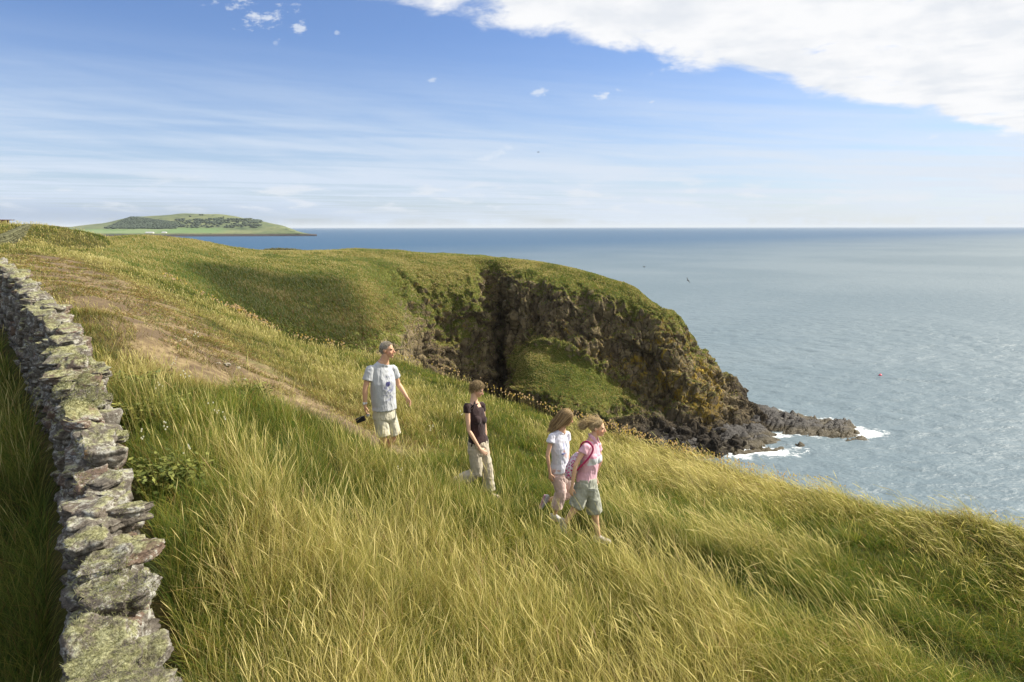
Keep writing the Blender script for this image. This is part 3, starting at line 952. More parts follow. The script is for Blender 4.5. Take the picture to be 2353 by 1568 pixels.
# ================================================================== GRASS (hair curves: one object per kind of growth)
def curves_obj(name, pts, rad, col, mat):
    """pts (N,k,3), rad (N,k), col (N,k,3)"""
    N, k = pts.shape[:2]
    cu = bpy.data.hair_curves.new(name)
    cu.add_curves([k] * N)
    cu.attributes['position'].data.foreach_set('vector', pts.astype(np.float32).ravel())
    ra = cu.attributes.get('radius') or cu.attributes.new('radius', 'FLOAT', 'POINT')
    ra.data.foreach_set('value', rad.astype(np.float32).ravel())
    ca_ = cu.attributes.new('tint', 'FLOAT_VECTOR', 'POINT')
    ca_.data.foreach_set('vector', col.astype(np.float32).ravel())
    cu.materials.append(mat)
    o = bpy.data.objects.new(name, cu)
    COL.objects.link(o)
    return o


def grass_material(name, transl=0.38, gloss=0.025):
    mt = bpy.data.materials.new(name)
    mt.use_nodes = True
    t = NT(mt.node_tree)
    t.n.clear()
    colr = t.attr('tint', 'Vector')
    d = t.new('ShaderNodeBsdfDiffuse'); t.put(d.inputs['Color'], colr)
    tr = t.new('ShaderNodeBsdfTranslucent'); t.put(tr.inputs['Color'], t.vm('MULTIPLY', colr, (1.05, 1.1, 0.7)))
    gl = t.new('ShaderNodeBsdfGlossy'); gl.inputs['Roughness'].default_value = 0.42; gl.inputs['Color'].default_value = (.8, .8, .75, 1)
    m1 = t.new('ShaderNodeMixShader'); m1.inputs[0].default_value = transl
    t.l.new(d.outputs[0], m1.inputs[1]); t.l.new(tr.outputs[0], m1.inputs[2])
    m2 = t.new('ShaderNodeMixShader'); m2.inputs[0].default_value = gloss
    t.l.new(m1.outputs[0], m2.inputs[1]); t.l.new(gl.outputs[0], m2.inputs[2])
    out = t.new('ShaderNodeOutputMaterial')
    t.l.new(m2.outputs[0], out.inputs[0])
    return mt


grass_m = grass_material('grass_blades')

WALLC = [(-0.55, 0.6, 27.75), (-1.12, 1.7, 27.9), (-1.80, 2.75, 28.02), (-2.55, 4.05, 28.35), (-3.35, 5.35, 28.70), (-4.30, 6.70, 28.82), (-5.30, 7.95, 28.92), (-6.9, 9.9, 29.12), (-8.9, 12.1, 29.3), (-12.5, 15.5, 29.45), (-17.5, 20, 29.55)]
WALLC = [(a_ - 0.11 * sstep(np.array(b_), 3.0, 5.0) + 0.02, b_, c_) for a_, b_, c_ in WALLC]


def fields(x, y):
    """growth at each spot: height, density factor, share of straw, share of seed heads, lean, short-turf flag"""
    pd, pside, pp = poly_dist(x, y, PATHW)
    wd, wside, _ = poly_dist(x, y, WALLC)
    ed = side_inside(x, y)
    dist = np.hypot(x, y)
    n1 = f2(x, y, 0.35, 3, 401); n2 = f2(x, y, 1.1, 3, 411); n3 = f2(x, y, 0.12, 2, 421); n4 = f2(x, y, 2.8, 2, 431)
    trail = sstep(pp, 8.3, 9.2)                       # beyond the man the way is only a trodden line
    halfw = (1.35 + 1.2 * (n1 - .5)) * (1 - trail) + 0.30 * trail
    onpath = 1 - sstep(pd, halfw * 0.45, halfw * 1.5 + 0.2)
    # rough short turf on the left part beyond the path
    shortz = (1 - trail) * (1 - sstep(pd, 1.4, 4.5)) 
    h = 0.36 + 0.26 * (n1 - .5) + 0.26 * (n2 - .5) + 0.34 * (n4 - .5)
    bank = (1 - sstep(np.hypot((x - 0.3) / 4.2, (y - 6.6) / 2.2), 0.7, 1.3))
    h = h + 0.06 * bank
    far_left = sstep(y, 13, 19) * (1 - sstep(x, 2, 6))
    h = h * (1 - 0.50 * far_left)
    h = h * (1 - 0.55 * shortz * (y > 8))
    h = h * (1 - (0.88 - 0.2 * sstep(n2, .5, .62)) * onpath * (1 - trail)) * (1 - 0.60 * onpath * trail)
    front_ = np.exp(-((pd - 0.55) / 0.75) ** 2) * (pside > 0) * sstep(pp, 7.8, 8.6) * (1 - sstep(pp, 13.5, 14.5))
    back_ = np.exp(-(pd / 0.5) ** 2) * trail
    h = h * (1 - 0.16 * front_) * (1 - 0.18 * back_) * (1 - 0.35 * np.exp(-(pd / 0.4) ** 2) * sstep(pp, 13, 14))
    h = np.where(wside < 0, 0.42 + 0.2 * (n1 - .5), h)     # beyond the wall
    h = h * np.where(dist > 40, 1.15, 1.0)
    straw = 0.12 + 1.7 * (n1 - 0.5) + 1.1 * (n2 - .5) + 0.7 * (n3 - 0.5)
    straw = straw + 0.34 * sstep(x, 1, 6) * sstep(3.0 - np.abs(ed), 0, 2)      # golden crest on the right
    gold_ = sstep(x, 2.0, 5.0) * (1 - sstep(ed, 1.2, 3.2)) * sstep(ed, -1, 0)
    straw = straw + 0.30 * gold_
    straw = straw + 0.10 * onpath * (1 - trail) + 0.22 * shortz * (1 - trail)
    straw = straw - 0.65 * np.exp(-(pd / 0.65) ** 2) * trail - 0.25 * np.exp(-((pd - 0.8) / 0.9) ** 2) * trail * (pside < 0) * sstep(x, 0.5, 3)
    straw = straw + 0.10 * far_left + 0.25 * sstep(y, 33, 45)
    straw = np.where(wside < 0, straw - 0.28, straw)
    straw = np.clip(straw + 0.5 * (f2(x, y, 2.1, 2, 461) - .5), 0.01, 0.95)
    seed = np.clip(0.38 + 2.2 * (n2 - .5) + 1.4 * (n1 - 0.5) + 0.2 * bank + 0.55 * gold_, 0.03, 1.2) * (1 - onpath) * (1 - 0.75 * np.exp(-(pd / 0.8) ** 2) * trail) * (1 - 0.6 * shortz * (y > 8))
    lean = 0.10 + 0.075 * np.clip(x + 0.5, 0, 9) + 0.30 * (n3 - .5) + 0.40 * (n1 - .5)
    lean = np.clip(lean, 0.05, 0.9)
    return dict(h=h, straw=straw, seed=seed, lean=lean, onpath=onpath, trail=trail, ed=ed, dist=dist, wd=wd, wside=wside, pd=pd, pp=pp, n1=n1, n2=n2, n3=n3, n4=n4, far_left=far_left, shortz=shortz)


def sample_spots(N, power, rmin=2.2, rmax=78.0):
    """spots on the near ground, thicker close by; a little wider than the view on both sides"""
    uu = RNG.random(N)
    e = 2 - power
    r = (rmin ** e + uu * (rmax ** e - rmin ** e)) ** (1 / e)
    a = RNG.uniform(R(-50), R(47), N)
    x, y = r * np.sin(a), r * np.cos(a)
    ok = (x < 16)
    x, y = x[ok], y[ok]
    ed = side_inside(x, y)
    ok = (ed > -0.9 - 0.05 * np.hypot(x, y))
    return x[ok], y[ok]


GREEN0 = np.array([0.045, 0.085, 0.010]); GREEN1 = np.array([0.180, 0.250, 0.042])
YEL0 = np.array([0.19, 0.200, 0.030]); YEL1 = np.array([0.44, 0.400, 0.090])
STR0 = np.array([0.32, 0.245, 0.070]); STR1 = np.array([0.76, 0.64, 0.29])
BRN = np.array([0.26, 0.15, 0.055])


def wind_dir(x, y, F, n):
    ang = R(180) + R(60) * (F['n3'] - .5) * 2 + R(50) * (F['n2'] - .5) * 2 + RNG.normal(0, 1, n) * (0.55 + 0.85 * (1 - sstep(x, -1, 3.5)))
    # 180 deg: towards -X; slightly away from the viewer
    return np.cos(ang), -np.sin(ang) * 1.0 + 0.15


def make_blades(x, y, F, k=5, hscale=1.0, lift=0.0, wmul=1.0, z=None):
    n = len(x)
    z = land(x, y) if z is None else z
    s = np.linspace(0, 1, k)[None, :]
    hh_ = F['h'] * hscale * RNG.uniform(0.45, 1.15, n)
    wx, wy = wind_dir(x, y, F, n)
    wn_ = RNG.random(n) < .35
    ra_ = RNG.uniform(0, 6.28, n)
    wx = np.where(wn_, np.cos(ra_), wx); wy = np.where(wn_, np.sin(ra_), wy)
    ln = F['lean'] * RNG.uniform(0.2, 1.5, n) + 0.03 + .25 * wn_
    droop = np.clip(RNG.normal(0.35, 0.25, n), 0, 0.9) * (F['onpath'] * .5 + .7)
    jx, jy = RNG.normal(0, 0.27, n), RNG.normal(0, 0.27, n)
    X = x[:, None] + hh_[:, None] * ((wx * ln + jx)[:, None] * s ** 1.6)
    Y = y[:, None] + hh_[:, None] * ((wy * ln + jy)[:, None] * s ** 1.6)
    Z = z[:, None] - 0.02 + hh_[:, None] * (s - (droop * 0.55)[:, None] * s ** 3 - (0.30 * ln ** 2)[:, None] * s ** 2)
    pts = np.stack([X, Y, Z], 2)
    r0 = np.maximum(0.0012, F['dist'] * 0.00020) * (0.6 + 1.1 * RNG.random(n) ** 3) * wmul * 1.05
    rad = r0[:, None] * np.array([1.0, 1.0, 0.85, 0.6, 0.2, 0.1, 0.1])[None, :k]
    rnd = RNG.random(n); rb = RNG.random(n)[:, None]
    st = (rnd < F['straw'] * 0.85)[:, None]
    ye = ((rnd >= F['straw'] * 0.85) & (rnd < F['straw'] * 0.85 + 0.38))[:, None]
    base = np.where(st, STR0 * (1 - rb) + STR1 * rb, np.where(ye, YEL0 * (1 - rb) + YEL1 * rb, GREEN0 * (1 - rb) + GREEN1 * rb))
    brn = (RNG.random(n) < 0.10 + 0.25 * F['onpath'] * (1 - F['trail']) + 0.22 * F['shortz'] * (1 - F['trail']))[:, None]
    base = np.where(brn, BRN * (0.6 + 0.9 * rb), base)
    patch_ = 0.42 + 1.05 * f2(x, y, 1.5, 3, 471)
    furrow_shade_ = np.exp(-(F['pd'] / .9) ** 2) * F['trail'] * sstep(x, -1.5, 1.0)  # lush trodden line, with the furrow's shade darkened into the blade colour
    base = base * (patch_ * (1 - .34 * furrow_shade_))[:, None]
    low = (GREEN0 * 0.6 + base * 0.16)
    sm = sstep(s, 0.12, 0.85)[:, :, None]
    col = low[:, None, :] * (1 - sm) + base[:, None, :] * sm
    return pts, rad, col


def make_stems(x, y, F, k=9, z=None, head=1.0, hscale=1.0):
    n = len(x)
    z = land(x, y) if z is None else z
    s = np.linspace(0, 1, k)[None, :]
    hh_ = (F['h'] * RNG.uniform(1.0, 1.6, n) + 0.08) * hscale
    wx, wy = wind_dir(x, y, F, n)
    ln = F['lean'] * RNG.uniform(0.5, 1.5, n) + 0.05
    droop = RNG.uniform(0, 1, n) ** 2 * (0.12 + 0.75 * F['lean'])
    jx, jy = RNG.normal(0, 0.15, n), RNG.normal(0, 0.15, n)
    X = x[:, None] + hh_[:, None] * ((wx * ln + jx)[:, None] * s ** 1.5 + (wx * droop * 0.30)[:, None] * s ** 5)
    Y = y[:, None] + hh_[:, None] * ((wy * ln + jy)[:, None] * s ** 1.5 + (wy * droop * 0.30)[:, None] * s ** 5)
    Z = z[:, None] - 0.02 + hh_[:, None] * (s - (0.33 * ln ** 2)[:, None] * s ** 2 - (droop * 0.30)[:, None] * s ** 5)
    pts = np.stack([X, Y, Z], 2)
    base_r = np.maximum(0.0010, F['dist'] * 0.00016)
    kind = RNG.random(n)
    hr_ = np.maximum(0.0020 * RNG.uniform(0.7, 1.5, n), F['dist'] * 0.00032) * head
    hl = RNG.uniform(0.08, 0.17, n)
    inh = sstep(s, 1 - hl[:, None] - 0.03, 1 - hl[:, None] + 0.04) * (1 - 0.85 * sstep(s, 0.93, 1.0))
    rad = base_r[:, None] * (1 - 0.4 * s) * (1 - inh) + hr_[:, None] * inh
    rb = RNG.random(n)[:, None]
    stem = (YEL1 * (1 - rb) + STR1 * rb) * 0.85
    headc = np.where((kind < 0.72)[:, None], STR1 * (0.90 + 0.40 * rb), np.where((kind < 0.86)[:, None], np.array([0.42, 0.28, 0.16]) * (0.8 + 0.5 * rb), np.array([0.34, 0.33, 0.13]) * (0.8 + 0.5 * rb)))
    w = np.clip(inh + 0.0, 0, 1)[:, :, None]
    gr = sstep(s, 0.0, 0.6)[:, :, None]
    st_ = (YEL0 * 0.6)[None, None, :] * (1 - gr) + stem[:, None, :] * gr
    col = st_ * (1 - w) + headc[:, None, :] * w
    return pts, rad, col


def clump_filter(x, y, F, amount, seed):
    c1 = f2(x, y, 4.5, 2, seed)
    return RNG.random(len(x)) < np.clip(1 - amount + amount * 2.4 * (c1 - 0.22), 0.12, 1)


GN = 1.0
x, y = sample_spots(int(1900000 * GN), 1.50)
F = fields(x, y)
keep = (F['wd'] > 0.36) & clump_filter(x, y, F, 0.75, 500)
keep &= ~((F['onpath'] > 0.6) & (F['trail'] < 0.5) & (RNG.random(len(x)) < 0.55 + 0.42 * sstep(f2(x, y, 0.9, 3, 455), 0.44, 0.54)))
x, y = x[keep], y[keep]; F = {k_: q[keep] for k_, q in F.items()}
bp, br, bc = make_blades(x, y, F)
gl_ = curves_obj('grass', bp, br, bc, grass_m)
tag(gl_, 'green and straw coloured grass blades covering the slope', 'grass', kind='stuff')
x, y = sample_spots(int(180000 * GN), 1.30)
F = fields(x, y)
keep = (F['wd'] > 0.40) & clump_filter(x, y, F, 0.7, 520) & (RNG.random(len(x)) < F['seed'])
x, y = x[keep], y[keep]; F = {k_: q[keep] for k_, q in F.items()}
sp_, sr_, sc_ = make_stems(x, y, F)
sg = curves_obj('seeding_grass', sp_, sr_, sc_, grass_m)
tag(sg, 'tall pale seed heads of dry grass leaning in the wind', 'grass', kind='stuff')
# short dry turf trodden into the path
npt = 95000
pi_ = RNG.choice(len(PATHW) - 1, npt, p=(lambda w_: w_ / w_.sum())(np.array([max(0.0, 1.0 if i < 9 else 0) * np.hypot(*(PATHW[i + 1] - PATHW[i])[:2]) / np.hypot(*PATHW[i][:2]) ** 1.1 for i in range(len(PATHW) - 1)])))
tq = RNG.random(npt)
PW = np.array(PATHW)
q_ = PW[pi_] * (1 - tq[:, None]) + PW[pi_ + 1] * tq[:, None]
dseg = (PW[pi_ + 1] - PW[pi_])[:, :2]; dseg /= np.linalg.norm(dseg, axis=1, keepdims=True)
off_ = RNG.normal(0, 1.15, npt)
x = q_[:, 0] - dseg[:, 1] * off_; y = q_[:, 1] + dseg[:, 0] * off_
F = fields(x, y)
thin = f2(x, y, 0.9, 4, 455)
keep = (F['wd'] > 0.4) & (F['ed'] > 0) & (RNG.random(npt) < (1 - .96 * sstep(thin, .44, .51)) * (1 - .72 * np.exp(-(off_ / .8) ** 2)))
x, y = x[keep], y[keep]; F = {k_: q[keep] for k_, q in F.items()}
F['h'] = RNG.uniform(.05, .13, len(x)) * (.7 + 1.2 * (f2(x, y, 2.3, 3, 481))); F['lean'] = RNG.uniform(.1, 1.1, len(x)); F['straw'] = np.clip(.45 + 2.0 * (F['n2'] - .5), .05, .9)
tp, tr2, tc = make_blades(x, y, F, k=4)
tt_ = curves_obj('trodden_turf', tp, tr2, tc, grass_m)
tag(tt_, 'short dry turf trodden flat along the path', 'turf', kind='stuff')
print('blades', len(bp), 'stems', len(sp_))

# turf on the headland: short tufts standing on the loft
cen = HV2[grid_faces(hc, hr)]
fn_ = np.cross(cen[:, 1] - cen[:, 0], cen[:, 3] - cen[:, 0])
area = np.linalg.norm(fn_, axis=1)
nrmf = fn_ / np.maximum(area[:, None], 1e-9)
if nrmf[:, 2].mean() < 0: nrmf = -nrmf
cc = cen.mean(1)
rk_ = HA[grid_faces(hc, hr)][:, :, 0].mean(1)
wgt = area * np.clip(1.25 - rk_ * 1.15 + (fbm(cc * 0.9, 3, 610) - .5) * 1.2, 0, 1) * sstep(nrmf[:, 2], 0.12, 0.45)
wgt *= (cc[:, 2] > 4) * (60 / np.maximum(cc[:, 1], 30)) ** 0.8
rowf = np.tile(np.arange(hr - 1), hc - 1) / 26.0
wgt *= (rowf > 1.2) & (rowf < 9)
idx = RNG.choice(len(wgt), 380000, p=wgt / wgt.sum())
uv = RNG.random((len(idx), 2))
q = cen[idx]
root = q[:, 0] * ((1 - uv[:, :1]) * (1 - uv[:, 1:])) + q[:, 1] * (uv[:, :1] * (1 - uv[:, 1:])) + q[:, 2] * (uv[:, :1] * uv[:, 1:]) + q[:, 3] * ((1 - uv[:, :1]) * uv[:, 1:])
n = len(root)
dist = np.linalg.norm(root - np.array([0, 0, CAMZ]), axis=1)
nn1 = fbm(root * 0.30, 4, 620); nn2 = fbm(root * 0.09, 3, 640)
topness = sstep(nrmf[idx][:, 2], 0.72, 0.95)
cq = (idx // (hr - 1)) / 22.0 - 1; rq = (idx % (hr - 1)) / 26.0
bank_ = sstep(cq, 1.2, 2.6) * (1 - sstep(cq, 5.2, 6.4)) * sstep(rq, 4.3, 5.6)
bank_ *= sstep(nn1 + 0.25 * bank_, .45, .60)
spur_ = np.exp(-((cq - 6.6) / .9) ** 2) * sstep(rq, 5.2, 6.5)
crest_ = sstep(rq, 2.0, 2.3) * (1 - sstep(rq, 2.7, 3.3))
hh_ = RNG.uniform(0.08, 0.22, n) * (0.8 + 0.5 * topness) * (1 + 1.2 * bank_)
k = 3
s = np.linspace(0, 1, k)[None, :]
ln = RNG.uniform(0.1, 0.8, n)
down = nrmf[idx] * 0.5 + np.array([-0.5, 0, 0.6])
down[:, 2] -= 0.35 * (1 - topness)
dirv = down / np.linalg.norm(down, axis=1, keepdims=True) + RNG.normal(0, 0.25, (n, 3))
pts = root[:, None, :] + dirv[:, None, :] * (hh_[:, None] * s)[:, :, None]
pts[:, :, 2] -= (hh_[:, None] * 0.35 * s ** 2)
rad = (np.maximum(0.006, dist * 0.00030) * RNG.uniform(0.7, 1.3, n))[:, None] * np.array([1.0, 0.9, 0.25])[None, :]
stw = np.clip(0.22 + 1.8 * (nn1 - .5) + 2.0 * (nn2 - .5) + 0.35 * topness - .6 * bank_ + .5 * spur_ + .35 * crest_, 0.01, 0.9)
rnd = RNG.random(n); rb = 0.5 + 0.55 * (RNG.random(n)[:, None] - .5) + 0.9 * (nn1[:, None] - .5)
rb = np.clip(rb, 0, 1)
base = np.where((rnd < stw * 0.6)[:, None], STR0 * .9 * (1 - rb) + STR1 * .65 * rb, np.where((rnd < stw * 0.6 + 0.4)[:, None], YEL0 * .8 * (1 - rb) + YEL1 * .65 * rb, GREEN0 * 1.2 * (1 - rb) + GREEN1 * .85 * rb))
brn = (RNG.random(n) < 0.02 + 0.40 * np.clip(rk_[idx], 0, 1))[:, None]
base = np.where(brn, BRN * (0.45 + 0.7 * rb), base)
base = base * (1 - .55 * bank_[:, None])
col = base[:, None, :] * np.array([0.8, 1.0, 1.05])[None, :, None]
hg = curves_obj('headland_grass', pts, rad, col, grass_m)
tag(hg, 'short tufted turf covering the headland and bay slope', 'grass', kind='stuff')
# ================================================================== DRY STONE WALLS
def stone_material():
    mt, t, b = material('lichened_stone', 0.93, 0.15)
    pos = t.new('ShaderNodeNewGeometry').outputs['Position']
    nz = t.xyz(t.new('ShaderNodeNewGeometry').outputs['Normal'])[2]
    n1 = t.noise(pos, 2.2, 6, 0.7, 0.4)
    n2 = t.noise(pos, 9.0, 7, 0.72, 0.5)
    n3 = t.noise(pos, 34.0, 6, 0.75, 0.3)
    n4 = t.noise(pos, 90.0, 3, 0.7)
    rnd = t.attr('rnd')
    stone = t.mix(t.ss(n2, 0.3, 0.7), (0.085, 0.072, 0.058), (0.235, 0.210, 0.175))
    stone = t.mix(t.m('MULTIPLY', t.ss(rnd, 0.72, 0.95), 0.6), stone, (0.17, 0.105, 0.072))
    stone = t.mix(t.ss(n3, 0.46, 0.40, 0, .7), stone, (0.050, 0.042, 0.034))
    # pale crust lichen
    pale = t.m('MULTIPLY', t.ss(t.m('ADD', t.m('MULTIPLY', n2, 0.65), t.m('MULTIPLY', n3, 0.35)), 0.50, 0.57), t.ss(nz, -0.2, 0.4, 0.35, 1.0))
    stone = t.mix(t.m('MULTIPLY', pale, 0.85), stone, t.mix(n4, (0.30, 0.30, 0.26), (0.52, 0.51, 0.46)))
    # yellow green lichen, mostly on what looks up
    up = t.m('ADD', t.m('MULTIPLY', nz, 0.16), t.m('ADD', t.m('MULTIPLY', n1, 0.55), t.m('MULTIPLY', n2, 0.45)))
    g = t.ss(up, 0.60, 0.70)
    gc = t.mix(t.ss(n3, 0.35, 0.65), (0.105, 0.105, 0.036), (0.36, 0.355, 0.165))
    col = t.mix(t.m('MULTIPLY', g, 0.8), stone, gc)
    dk = t.ss(t.vor(pos, 26.0, 'F1'), 0.10, 0.22, 0.55, 0.0)
    col = t.mix(t.m('MULTIPLY', dk, t.ss(n2, 0.4, 0.5)), col, (0.035, 0.032, 0.024))
    org = t.m('MULTIPLY', t.ss(t.noise(pos, 2.6, 2, 0.5), 0.75, 0.78), t.ss(n3, 0.4, 0.6))
    col = t.mix(org, col, (0.60, 0.27, 0.02))
    t.put(b.inputs['Base Color'], col)
    h = t.m('ADD', t.m('MULTIPLY', n2, 0.6), t.m('ADD', t.m('MULTIPLY', n3, 0.5), t.m('MULTIPLY', n4, 0.25)))
    t.put(b.inputs['Normal'], t.bump(h, 0.9, 0.030))
    return mt


stone_m = stone_material()


def stone_proto(seed, cuts, slab=True):
    r = random.Random(seed)
    bm = bmesh.new()
    n = r.randint(5, 7)
    a0 = r.random() * 6.28
    for lay, zz in ((0, -0.5), (1, 0.5)):
        for i in range(n):
            a = a0 + 6.283 * (i + r.uniform(-.25, .25)) / n
            rad = r.uniform(0.78, 1.15)
            cx_ = math.copysign(abs(math.cos(a)) ** 0.6, math.cos(a)); cy_ = math.copysign(abs(math.sin(a)) ** 0.6, math.sin(a))
            f = r.uniform(0.72, 1.0)
            bm.verts.new((0.5 * cx_ * rad * f, 0.5 * cy_ * rad * f, zz * r.uniform(0.55, 1.0)))
    for i in range(4):
        bm.verts.new((r.uniform(-.5, .5), r.uniform(-.5, .5), r.uniform(-.3, .3)))
    g = bmesh.ops.convex_hull(bm, input=bm.verts[:])
    dl = [v for v in g['geom_interior'] if isinstance(v, bmesh.types.BMVert)] + [v for v in g['geom_unused'] if isinstance(v, bmesh.types.BMVert)]
    bmesh.ops.delete(bm, geom=list(set(dl)), context='VERTS')
    # split long edges so the faces stay even
    for it in range(cuts):
        lim = 0.30 / (1.55 ** it)
        ed = [e for e in bm.edges if e.calc_length() > lim]
        bmesh.ops.subdivide_edges(bm, edges=ed, cuts=1, use_grid_fill=False)
        bmesh.ops.triangulate(bm, faces=bm.faces[:])
    bm.verts.ensure_lookup_table()
    V = np.array([v.co[:] for v in bm.verts]); Fc = np.array([[v.index for v in f.verts] for f in bm.faces])
    bm.normal_update()
    N = np.array([v.normal[:] for v in bm.verts])
    bm.free()
    if cuts > 1:
        q = V + seed * 3.1
        d = (fbm(q * 2.2, 4, seed) - .5) * 0.22 + (fbm(q * np.array([1.5, 1.5, 9]), 4, seed + 5) - .5) * 0.20 + (fbm(q * 9, 3, seed + 7) - .5) * 0.09
        hN = N * np.array([1, 1, 1.3])
        V = V + hN * d[:, None]
    else:
        V = V + N * ((fbm((V + seed) * 3, 3, seed) - .5) * 0.12)[:, None]
    return V, Fc


HI = [stone_proto(s, 4) for s in range(12)]
MID = [stone_proto(50 + s, 3) for s in range(10)]
LOW = [stone_proto(90 + s, 1) for s in range(10)]


def frame_at(C, s):
    """point, heading and top height at arc length s of a polyline"""
    acc = 0
    for i in range(len(C) - 1):
        a, c_ = np.array(C[i]), np.array(C[i + 1])
        L = np.hypot(*(c_ - a)[:2])
        if acc + L >= s or i == len(C) - 2:
            f = (s - acc) / L
            p = a + (c_ - a) * f
            d = (c_ - a)[:2] / L
            return p, d
        acc += L


def arc_len(C):
    return sum(math.hypot(C[i + 1][0] - C[i][0], C[i + 1][1] - C[i][1]) for i in range(len(C) - 1))


def smooth_line(C, n=8):
    A = np.array(C)
    return catmull(A, n, 0)


def rotm(rx, ry, rz):
    return np.array(Matrix.Rotation(rz, 3, 'Z') @ Matrix.Rotation(ry, 3, 'Y') @ Matrix.Rotation(rx, 3, 'X'))


def build_wall(C, label, base_drop=1.35, near=True, mat=None, seed=1, half=0.17, name='dry_stone_wall', copings=True, zbase=None, group=None):
    r = random.Random(seed)
    sm_ = mat or stone_m
    L = arc_len(C)
    p0 = frame_at(C, 0.0)[0]
    root = empty(name, (float(p0[0]), float(p0[1]), float(p0[2] - base_drop)), label, 'wall', group)
    O = np.array(root.location)
    Vb, Fb, Rb = [], [], []
    off = 0

    def put(proto, M, sc, c, rv):
        nonlocal off
        V, Fc = proto
        Vb.append((V * sc) @ M.T + c - O); Fb.append(Fc + off); Rb.append(np.full(len(V), rv)); off += len(V)
    for side in (-1, 1):
        z = 0.0
        course = 0
        while z < base_drop - 0.10:
            ch = r.uniform(0.08, 0.17)
            s = r.uniform(-0.2, 0)
            while s < L:
                ln = r.uniform(0.16, 0.42)
                sc_ = min(max(s + ln / 2, 0), L)
                p, d = frame_at(C, sc_)
                yaw = math.atan2(d[1], d[0])
                nrm = np.array([-d[1], d[0]]) * side
                fz = z / base_drop
                offn = (half + 0.07) * (1 - fz) + half * fz - 0.14 + r.uniform(-0.045, 0.035)
                cz = p[2] - base_drop + z + ch / 2
                dist = math.hypot(p[0], p[1])
                if dist < 7 and side == 1: pr = r.choice(MID)
                elif dist < 5: pr = r.choice(MID)
                else: pr = r.choice(LOW) if (dist > 12 or side == -1) else r.choice(MID)
                put(pr, rotm(r.uniform(-.12, .12), r.uniform(-.10, .10), yaw + r.uniform(-.12, .12)),
                    np.array([ln * 1.06, 0.32, ch * 1.10]), np.array([p[0] + nrm[0] * offn, p[1] + nrm[1] * offn, cz]), r.random())
                s += ln * 0.95
            z += ch
            course += 1
    body = mesh_obj('wall_body', np.concatenate(Vb), np.concatenate(Fb), sm_, root, smooth=False, attrs={'rnd': np.concatenate(Rb)})
    # rubble heart
    ns = max(6, int(L / 0.5))
    Vc = []
    for i in range(ns + 1):
        p, d = frame_at(C, L * i / ns)
        nn = np.array([-d[1], d[0]])
        for w_, zz in ((-half + .04, -base_drop), (-half + .10, -0.10), (half - .10, -0.10), (half - .04, -base_drop)):
            Vc.append(np.array([p[0] + nn[0] * w_, p[1] + nn[1] * w_, p[2] + zz]) - O)
    Fc_ = []
    for i in range(ns):
        for j in range(4):
            a = i * 4 + j; c2 = i * 4 + (j + 1) % 4
            Fc_.append((a, c2, c2 + 4, a + 4))
    Fc_ += [(0, 1, 2, 3), (ns * 4 + 3, ns * 4 + 2, ns * 4 + 1, ns * 4)]
    mesh_obj('rubble_core', Vc, Fc_, plain('rubble', (0.045, 0.038, 0.03), .95, .1, .4, 6.0), root, False)
    if not copings:
        return root, []
    # the coping: slabs laid across, overlapping like tiles
    out = []
    s = 0.0
    dens = 0
    while s < L:
        p, d = frame_at(C, s)
        dist = math.hypot(p[0], p[1])
        ln = r.uniform(0.13, 0.34) if dist < 9 else r.uniform(0.22, 0.46)
        wd = r.uniform(0.28, 0.42) if dist < 3.6 else r.uniform(0.24, 0.36)
        th_ = r.uniform(0.07, 0.22)
        yaw = math.atan2(d[1], d[0])
        M = rotm(r.uniform(-.22, .22), r.uniform(-.42, -.02), yaw + r.uniform(-.28, .28))
        nn = np.array([-d[1], d[0]]) * r.uniform(-0.075, 0.075)
        V, Fc = r.choice(HI if dist < 9 else MID)
        sc_ = np.array([ln * 1.25, wd, th_])
        if r.random() < 0.5:
            sc_ = sc_ * np.array([1, -1, 1]); Fc = Fc[:, ::-1]
        c = np.array([p[0] + nn[0], p[1] + nn[1], p[2] - 0.045 + r.uniform(-0.045, 0.045)])
        cl_ = c - O
        Vw_ = (V * sc_) @ M.T
        Vw_ = Vw_ + 0  # local to the stone
        o = mesh_obj('coping_stone', Vw_, np.ascontiguousarray(Fc), sm_, root, smooth=False, attrs={'rnd': np.full(len(V), r.random())}, loc=tuple(cl_))
        out.append((Vw_ + c, Fc))
        dens += 1
        # every so often a second smaller slab on top or at the side
        if r.random() < 0.85 and dist < 14:
            V, Fc = r.choice(HI if dist < 9 else MID)
            s2 = np.array([r.uniform(.16, .32), r.uniform(.18, .36), r.uniform(.05, .11)])
            sd_ = r.choice((-1, 1)) * r.uniform(.04, .15)
            c = np.array([p[0] - d[1] * sd_ + d[0] * ln * .4, p[1] + d[0] * sd_ + d[1] * ln * .4, p[2] - 0.01 + r.uniform(-0.05, 0.04)])
            Vw_ = (V * s2) @ rotm(r.uniform(-.25, .25), r.uniform(-.45, .1), yaw + r.uniform(-1, 1)).T
            mesh_obj('coping_stone', Vw_, Fc, sm_, root, smooth=False, attrs={'rnd': np.full(len(V), r.random())}, loc=tuple(c - O))
            out.append((Vw_ + c, Fc))
        s += ln * 0.86
        if dens > 78: break
    return root, out


WC = [tuple(q) for q in smooth_line(WALLC, 6)]
wall_root, cop = build_wall(WC, 'grey dry stone wall crusted with yellow-green lichen, curving up the near side of the path', seed=11)

